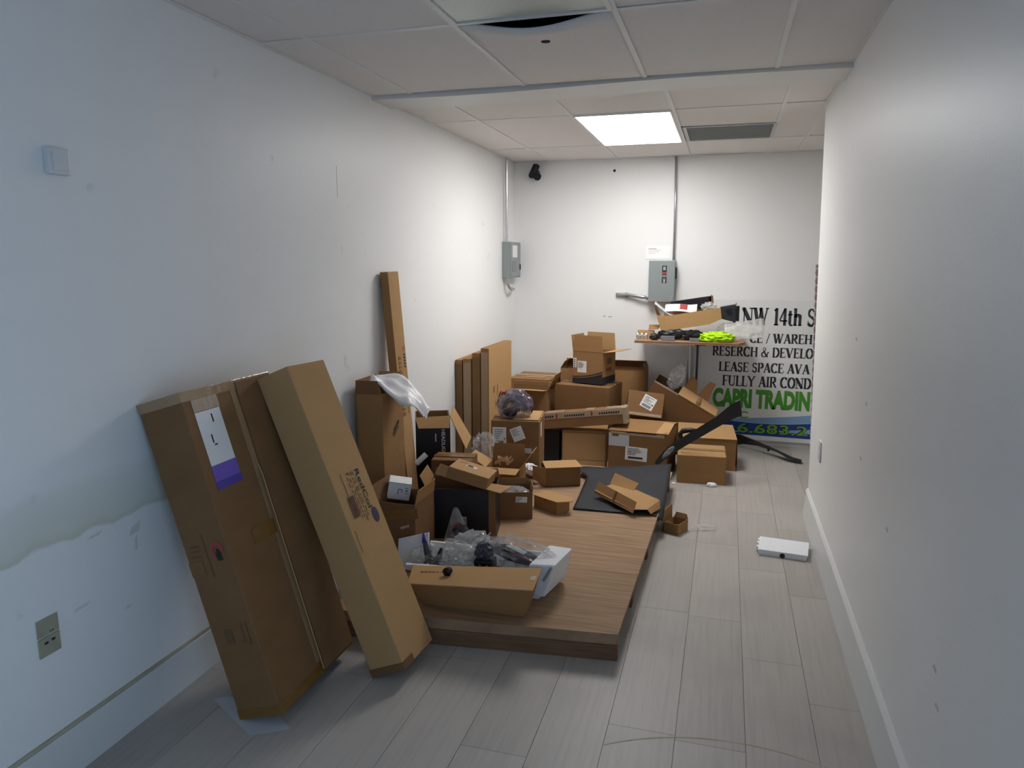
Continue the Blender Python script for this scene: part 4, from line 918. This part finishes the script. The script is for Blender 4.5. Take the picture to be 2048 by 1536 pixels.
def strip_loft(name, path, m, parent, th=.012, seg=3):
    """trim moulding: path of (point, half-width vector)"""
    b = MB(); rings = []
    for p, w in path:
        p = Vector(p); w = Vector(w); up = Vector((0, 0, th)); rings.append([p - w, p - w * .4 + up * 1.6, p + w * .5 + up * 1.4, p + w, p + w * .5 - up * .1, p - w * .4 + up * .2])
    return b.loft(rings).build(name, m, parent, smooth=False)
tr = thing('pillar_trim', 'long black plastic car trim propped diagonally over the tan cartons', 'car trim', (-.42, 5.1, .15))
def rel(p): return Vector(p) - Vector((-.42, 5.1, .15))
strip_loft('moulding', [(rel((-.425, 5.10, .160)), (.004, .006, -.012)), (rel((-.37, 5.14, .225)), (.014, .01, -.025)), (rel((-.27, 5.20, .300)), (.016, .01, -.030)), (rel((-.14, 5.28, .375)), (.018, .01, -.030)),
                        (rel((.0, 5.38, .455)), (.02, .02, -.035)), (rel((.09, 5.46, .510)), (.025, .03, -.05)), (rel((.145, 5.50, .530)), (.012, .03, -.065))], 'black_plastic', tr, .016)
b = MB(); b.tube([rel((-.262, 5.30, .322)), rel((-.275, 5.31, .35)), rel((-.255, 5.31, .375)), rel((-.20, 5.31, .385)), rel((-.13, 5.30, .385))], [.014, .018, .02, .018, .012], 8); b.build('curled_end', 'black_plastic', tr, smooth=True)
blob('protective_film', 'clear_film', rel((-.345, 5.15, .25)), (.06, .014, .018), 12, parent=tr, rot=(0, -42, 25), sub=3)
tf = thing('pillar_trim', 'black plastic car trim lying on the floor in front of the sign', 'car trim', (.15, 6.38, 0))
def rel2(p): return Vector(p) - Vector((.15, 6.38, 0))
strip_loft('moulding', [(rel2((.10, 6.42, .065)), (.0, .015, -.06)), (rel2((.19, 6.38, .088)), (.01, .02, -.045)), (rel2((.30, 6.31, .080)), (.02, .03, -.030)), (rel2((.44, 6.20, .055)), (.025, .035, -.022)), (rel2((.57, 6.09, .022)), (.03, .045, -.012)), (rel2((.645, 6.06, .012)), (.006, .05, -.005))], 'black_plastic', tf, .010)
MB().box(.245, -.125, .030, .262, -.105, .060).build('clip', 'black_plastic', tf)

# ------------------------------------------------------------------ long carton with a foam tray of parts, front of the platform
Aa = thing('parts_carton', 'long open carton on the front of the platform in front of the foam tray', 'box', (-1.0, 2.8, ZP + .001))
ra = lambda p: Vector(p) - Vector((-1.0, 2.8, ZP))
q = [(-1.20, 2.735, ZP), (-.752, 2.745, ZP), (-.752, 2.855, ZP), (-1.20, 2.845, ZP), (-1.245, 2.680, .234), (-.700, 2.690, .270), (-.712, 2.868, .276), (-1.30, 2.862, .222)]
MB().hexa([ra(p) for p in q]).build('body', 'card', Aa, bevel=.002)
MB().plate([ra(p) for p in [(-1.25, 2.672, .238), (-.698, 2.684, .274), (-.708, 2.880, .286), (-1.31, 2.870, .229)]], T).build('top_flap', 'card_light', Aa)
b = MB(); rg = random.Random(2)
for k in range(10): x = -1.24 + k * .018; b.plate([ra((x, 2.79 + .001 * k, .2412 + .0012 * k)), ra((x + .012, 2.79 + .001 * k, .2420 + .0012 * k)), ra((x + .012, 2.80 + .001 * k, .2425 + .0012 * k)), ra((x, 2.80 + .001 * k, .2417 + .0012 * k))], .001)
b.build('print', 'ink_brown', Aa)
b = MB(); 
for k in range(3): b.plate([ra((-1.045 + k * .016, 2.745, .2545 + k * .001)), ra((-1.037 + k * .016, 2.745, .2550 + k * .001)), ra((-1.020 + k * .016, 2.785, .2565 + k * .001)), ra((-1.028 + k * .016, 2.785, .2560 + k * .001))], .001)
b.build('red_print', 'ink_red', Aa)
MB().plate([ra((-.735, 2.765, .2795)), ra((-.712, 2.765, .281)), ra((-.714, 2.805, .283)), ra((-.735, 2.805, .2815))], .001).build('tape', 'tape_silver', Aa)
Ft = thing('foam_tray', 'white foam tray full of bagged black parts on the platform', 'foam tray', (-1.0, 3.0, ZP + .001))
rt = lambda p: Vector(p) - Vector((-1.0, 3.0, ZP))
MB().hexa([rt(p) for p in [(-1.27, 2.91, ZP), (-.735, 2.92, ZP), (-.685, 3.13, ZP), (-1.27, 3.13, ZP), (-1.29, 2.90, .16), (-.70, 2.91, .16), (-.655, 3.14, .16), (-1.29, 3.14, .16)]]).build('base', 'foam', Ft, bevel=.004)
MB().hexa([rt(p) for p in [(-.80, 2.905, .14), (-.705, 2.905, .14), (-.660, 3.13, .14), (-.76, 3.13, .14), (-.77, 2.895, .292), (-.655, 2.905, .296), (-.628, 3.14, .285), (-.74, 3.15, .285)]]).build('end_block', 'foam', Ft, bevel=.008)
MB().hexa([rt(p) for p in [(-1.30, 2.892, .15), (-.79, 2.896, .15), (-.79, 2.915, .15), (-1.30, 2.912, .15), (-1.36, 2.888, .222), (-.80, 2.892, .246), (-.80, 2.910, .246), (-1.36, 2.908, .222)]]).build('front_rim', 'foam', Ft, bevel=.003)
MB().hexa([rt(p) for p in [(-1.32, 3.13, .15), (-.76, 3.13, .15), (-.76, 3.145, .15), (-1.32, 3.145, .15), (-1.34, 3.135, .24), (-.76, 3.135, .25), (-.76, 3.15, .25), (-1.34, 3.15, .24)]]).build('back_rim', 'foam', Ft, bevel=.003)
MB().tube([rt((-.705, 2.897, .22)), rt((-.688, 2.899, .25)), rt((-.672, 2.902, .285))], .006, 8).build('glue_strand', 'ivory', Ft)
def part_lump(lbl, c, size, seed, m='black_plastic', rot=(0, 0, 0), sub=3, amp=.3, name='plastic_part', cat='car part'):
    o = blob(name, m, c, size, seed, amp=amp, rot=rot, sub=sub, flat=TZ + .001); return tag(o, lbl, cat)
def lamp_part(lbl, c, rot, L, w, h, accent=True):
    t = thing('wing_mirror_part', lbl, 'car part', c, rot); rings = []
    for i in range(11):
        u = i / 10; k = math.sin(math.pi * (.12 + .82 * u)) ** .6; x = (u - .5) * L
        rings.append([(x, -w * k, -h * .6 * k), (x, w * k, -h * .6 * k), (x, w * k * .8, h * .4 * k), (x, 0, h * k), (x, -w * k * .8, h * .4 * k)])
    MB().loft(rings).build('shell', 'black_plastic', t, smooth=False)
    if accent:
        MB().tube([(-.02, -w * .9, h * .5), (L * .2, -w * 1.0, h * .45), (L * .42, -w * .7, 0), (L * .43, -w * .6, -h * .5)], .004, 8).build('red_lead', 'red_wire', t, smooth=True)
        MB().plate([(-L * .25, -w * .5, h * .95), (L * .15, -w * .85, h * .75), (L * .2, -w * .4, h * .98), (-L * .15, 0, h * 1.05)], .003).build('lens', 'label_grey', t)
    return t
lamp_part('long black moulded part with a red lead at the right of the foam tray', (-.855, 3.02, .275), (0, 8, -8), .24, .04, .036)
t = thing('spiked_part', 'dark forked part with an upright blue tip at the left of the foam tray', 'car part', (-1.27, 2.97, .20))
MB().tube([(0, 0, .0), (-.012, 0, .05), (-.025, .0, .11), (-.028, .0, .125)], [.022, .016, .010, .004], 10).build('prong', 'dark_wire', t, smooth=True)
MB().tube([(-.0265, -.001, .105), (-.031, -.001, .150)], [.0115, .004], 10).build('blue_tip', 'label_blue', t, smooth=True)
MB().tube([(.02, 0, 0), (.045, 0, .04), (.058, 0, .085)], [.022, .016, .006], 10).build('prong', 'black_plastic', t, smooth=True)
blob('base', 'black_plastic', (.015, 0, .0), (.045, .035, .035), 7, parent=t, sub=3)
b = MB(); 
for k in range(4): b.tube([(-.015 + .02 * k, -.036, .01 + .006 * (k % 2)), (-.015 + .02 * k, -.042, .01 + .006 * (k % 2))], .005, 8)
b.build('terminal', 'brass', t)
t = thing('connector_block', 'black block with brass terminals in the middle of the foam tray', 'car part', (-1.00, 2.975, .235))
MB().box(-.045, -.035, -.04, .045, .04, .025).build('block', 'black_plastic', t, bevel=.008)
blob('knob', 'dark_wire', (-.005, 0, .055), (.042, .035, .045), 3, parent=t, sub=3)
b = MB()
for k in range(5): b.box(-.036 + .017 * k, -.040, -.02 + .016 * (k % 2), -.026 + .017 * k, -.034, -.008 + .016 * (k % 2))
b.build('terminal', 'brass', t)
t = thing('black_bracket', 'black bracket with a white disc near the right end of the foam tray', 'car part', (-.80, 2.925, .225))
MB().box(-.065, -.012, -.03, .065, .012, .022).build('plate', 'black_matte', t, bevel=.003)
MB().tube([(.012, -.0125, .006), (.012, -.017, .006)], .024, 18).build('disc', 'label_white', t)
for lbl, c, size, sd, m, rot, amp in [
        ('milky plastic bag with a pointed corner standing in the foam tray', (-1.105, 3.03, .275), (.105, .075, .065), 21, 'milky_film', (0, -18, 10), .45),
        ('clear plastic bag over the black block in the foam tray', (-.99, 3.02, .265), (.085, .06, .07), 22, 'clear_film', (0, 0, 0), .4),
        ('clear plastic bag around the long black part in the foam tray', (-.83, 3.03, .285), (.15, .06, .055), 23, 'clear_film', (0, 8, -8), .4),
        ('loose clear bag over the forked part at the left of the foam tray', (-1.25, 3.0, .215), (.105, .06, .06), 24, 'clear_film', (0, 0, 0), .5),
        ('greenish clear bag low in the foam tray beside the forked part', (-1.11, 2.965, .215), (.095, .05, .035), 26, 'milky_film', (0, 6, 0), .4)]:
    o = blob('plastic_bag', m, c, size, sd, amp=amp * 1.25, freq=2.8, rot=rot); tag(o, lbl, 'plastic bag')
o = MB().hexa([(-1.075, 3.0, .30), (-1.045, 3.0, .29), (-1.045, 3.03, .29), (-1.075, 3.03, .30), (-.985, 3.005, .372), (-.982, 3.005, .371), (-.982, 3.010, .371), (-.985, 3.010, .372)]).build('bag_corner', 'milky_film'); tag(o, 'pointed milky bag corner rising from the foam tray', 'plastic bag')
t = thing('bagged_part', 'clear bag with a dark part leaning on the front of the black carton', 'plastic bag', (-1.26, 3.34, ZP))
b = MB(); b.hexa([(-.09, -.05, 0), (.085, -.05, 0), (.085, .05, 0), (-.09, .05, 0), (-.045, .03, .215), (-.025, .03, .215), (-.025, .045, .215), (-.045, .045, .215)]); b.build('film', 'clear_film', t)
blob('dark_part', 'dark_wire', (.0, -.0, .085), (.045, .022, .055), 9, parent=t, sub=3); blob('red_part', 'red_wire', (-.01, -.008, .135), (.014, .008, .012), 4, parent=t, sub=2)
blob('foot', 'black_plastic', (.02, -.02, .04), (.05, .02, .025), 2, parent=t, sub=3)
o = MB().box(-.955, 2.918, .19, -.905, 2.945, .232).build('white_connector', 'label_white', bevel=.002); tag(o, 'white connector beside the black block in the foam tray', 'connector', None)
o = MB().box(-.890, 2.918, .19, -.865, 2.945, .237).build('white_connector', 'label_white', bevel=.002); tag(o, 'narrower white connector beside the black bracket in the foam tray', 'connector', None)
o = MB().tube([(-.955, 2.93, .242), (-.92, 2.93, .246), (-.885, 2.93, .243)], .005, 8).build('red_lead', 'red_wire', smooth=True); tag(o, 'short red lead lying over the white connectors', 'wire')
o = MB().tube([(-1.105, 2.76, .270), (-1.10, 2.785, .272)], [.020, .016], 14).build('rubber_plug', 'black_plastic', smooth=True); tag(o, 'round black plug lying on the long carton flap', 'plug')

# ------------------------------------------------------------------ table against the far wall with its clutter
tb = thing('work_table', 'small plywood table with a thin metal leg by the far wall', 'table', (0, 0, 0))
TZ = .962
MB().prism([(-.70, 5.95), (.118, 5.95), (.165, 6.03), (.165, 6.54), (-.70, 6.54)], TZ - .0225, TZ).build('tabletop', 'table_ply', tb)
MB().box(-.699, 5.9485, TZ - .015, .117, 5.9495, TZ - .008).build('edge_band', 'ply_edge', tb)
MB().box(-.235, 6.45, TZ - .085, -.145, 6.475, TZ - .0235).build('mounting_plate', 'ink', tb)
MB().tube([(-.213, 6.462, TZ - .085), (-.213, 6.462, .0)], .010, 10).build('leg', 'dark_wire', tb)
MB().tube([(-.285, 6.50, TZ - .0235), (-.285, 6.50, .0)], .016, 12).build('leg', 'steel', tb)
tcn = thing('table_carton', 'shallow open tan carton tilted on the table full of black parts', 'box', (-.27, 6.15, TZ + .07))
rc = lambda p: Vector(p) - Vector((-.27, 6.15, TZ + .07))
P0 = [(-.500, 6.05, 1.042), (-.455, 6.04, 1.036), (-.119, 6.05, 1.096), (-.022, 6.05, 1.142), (-.036, 6.05, 1.232), (-.475, 6.04, 1.155), (-.540, 6.05, 1.165)]
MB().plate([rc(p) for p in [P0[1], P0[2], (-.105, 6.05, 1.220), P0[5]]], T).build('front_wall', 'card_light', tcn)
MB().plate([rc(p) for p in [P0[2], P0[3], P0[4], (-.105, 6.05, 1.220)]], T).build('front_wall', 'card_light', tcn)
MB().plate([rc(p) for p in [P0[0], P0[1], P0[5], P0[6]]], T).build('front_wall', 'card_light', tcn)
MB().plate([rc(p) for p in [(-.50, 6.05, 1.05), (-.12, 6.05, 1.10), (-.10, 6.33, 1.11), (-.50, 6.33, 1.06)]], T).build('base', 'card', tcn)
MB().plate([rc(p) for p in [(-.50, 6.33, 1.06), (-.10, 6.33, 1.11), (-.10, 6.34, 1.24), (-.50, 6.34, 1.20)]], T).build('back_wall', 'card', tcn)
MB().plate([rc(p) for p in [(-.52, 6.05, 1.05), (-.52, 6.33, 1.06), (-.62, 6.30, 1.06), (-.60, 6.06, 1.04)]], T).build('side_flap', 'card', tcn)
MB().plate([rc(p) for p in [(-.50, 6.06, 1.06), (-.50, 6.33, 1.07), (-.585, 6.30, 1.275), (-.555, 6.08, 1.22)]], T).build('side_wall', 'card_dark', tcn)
o = thing('black_housing', 'long black part sticking up from the table carton below the grey box', 'car part', (-.27, 6.24, 1.20))
MB().hexa([(-.18, -.02, -.02), (.16, -.02, .02), (.17, .05, .02), (-.18, .05, -.02), (-.17, -.02, .065), (.16, -.02, .118), (.16, .04, .118), (-.17, .04, .062)]).build('shell', 'card_black', o, bevel=.004)
MB().hexa([(.14, -.02, -.02), (.185, -.02, -.02), (.185, .04, -.02), (.14, .04, -.02), (.14, -.02, .115), (.168, -.02, .118), (.168, .04, .118), (.14, .04, .115)]).build('end_cap', 'card_dark', o, bevel=.003)
MB().box(.15, -.01, .118, .16, .0, .126).build('tab', 'rust_red', o)
o = thing('black_housing', 'black slotted part jutting from the right end of the table carton', 'car part', (.03, 6.18, 1.17))
MB().hexa([(-.07, -.04, -.03), (.05, -.04, -.06), (.05, .04, -.06), (-.07, .04, -.03), (-.07, -.04, .06), (.055, -.04, .085), (.055, .04, .085), (-.07, .04, .06)]).build('shell', 'black_matte', o, bevel=.006)
MB().tube([(.0, -.041, .03), (.0, -.05, .03)], .022, 14).build('boss', 'black_plastic', o)
for k in range(4): MB().box(.056, -.035 + .02 * k, -.05, .082, -.027 + .02 * k, .07).build('fin', 'black_plastic', o)
MB().box(.050, -.04, .078, .058, -.03, .098).build('tab', 'rust_red', o)
def pap(u, v): return (-.475 + .255 * u - .0 * v, 6.055 + .10 * v, 1.192 - .012 * u + .052 * v + .018 * max(0, u - .75) * 4 * v + .012 * math.sin(u * 3.1) )
pr = thing('paper_sheet', 'white paper with a red block draped over the table carton', 'paper', (0, 0, 0)); grid('sheet', 'paper', 14, 6, pap, .0015, pr)
grid('red_block', 'ink_red', 6, 5, lambda u, v: tuple(Vector(pap(.46 + .24 * u, .25 + .7 * v)) + Vector((0, -.0012, .0022))), .0012, pr)
fm = blob('foam_film', 'milky_film', (-.13, 6.13, 1.235), (.06, .04, .035), 31, amp=.4, sub=3); tag(fm, 'translucent foam film curling beside the red-printed paper', 'packing film')
fm = grid('foam_film', 'label_grey', 10, 6, lambda u, v: (-.555 + .20 * u, 6.045 + .06 * v, 1.255 - .11 * math.sin(u * 1.5) + .015 * v), .003); tag(fm, 'grey foam film draped over the left end of the table carton', 'packing film')
vs = blob('safety_vest', 'hi_vis', (-.055, 6.02, TZ + .032), (.125, .07, .045), 17, amp=.5, freq=2.6, flat=TZ + .001); tag(vs, 'bunched bright yellow-green safety vest on the table', 'vest')
def bagf(u, v): return (.0 + .30 * u, 6.00 + .05 * v + .03 * u, TZ + .014 + .02 * u + .125 * v * (1 - .15 * u) + .05 * u * v + .015 * noise.noise(Vector((u * 4, v * 4, 3))))
tbg = grid('plastic_bag', 'milky_film', 16, 12, bagf, .002); tag(tbg, 'milky clear plastic bag hanging over the right end of the table', 'plastic bag')
tbp = blob('plastic_bag', 'clear_film', (.04, 6.20, TZ + .075), (.09, .07, .06), 41, amp=.4, flat=TZ + .001); tag(tbp, 'crumpled clear bag behind the yellow-green vest', 'plastic bag')
jars = thing('chrome_fitting', 'shiny chrome fitting at the left end of the table', 'fitting', (-.645, 6.0, TZ + .001))
for k in range(3): MB().tube([(-.035 + .035 * k, 0, .0), (-.035 + .035 * k, 0, .012), (-.035 + .035 * k, 0, .03), (-.035 + .035 * k, 0, .055)], [.016, .010, .016, .012], 12).build('ring', 'chrome', jars, smooth=True)
MB().tube([(-.045, .0, .03), (.05, .0, .03)], .007, 8).build('rod', 'chrome', jars)
sb = carton('tiny tan carton behind the chrome fitting on the table', (-.69, 6.06, TZ + .001), (0, 0, 0), (.135, .06, .066), 'card_light', tape='tape_clear', sag=.001)
for lbl, c, size, m in [('dark moulded lump next to the chrome fitting on the table', (-.545, 6.00, TZ + .028), (.04, .03, .028), 'black_plastic'), ('flat grey block on the table below the tilted carton', (-.435, 5.985, TZ + .020), (.055, .02, .018), 'grey_part'),
                       ('long black lump on the table below the tilted carton', (-.40, 6.07, TZ + .050), (.115, .05, .042), 'black_plastic'), ('black lump beside the vest below the tilted carton', (-.245, 6.05, TZ + .045), (.085, .05, .045), 'black_plastic'),
                       ('small grey block left of the vest on the table', (-.225, 5.985, TZ + .014), (.04, .018, .012), 'grey_part')]:
    if 'block' in lbl:
        o = MB().box(-size[0], -size[1], -size[2], size[0], size[1], size[2]).build('grey_block', m, bevel=.003); o.location = c; tag(o, lbl, 'part')
    else: part_lump(lbl, c, size, c[0] * 30, m)
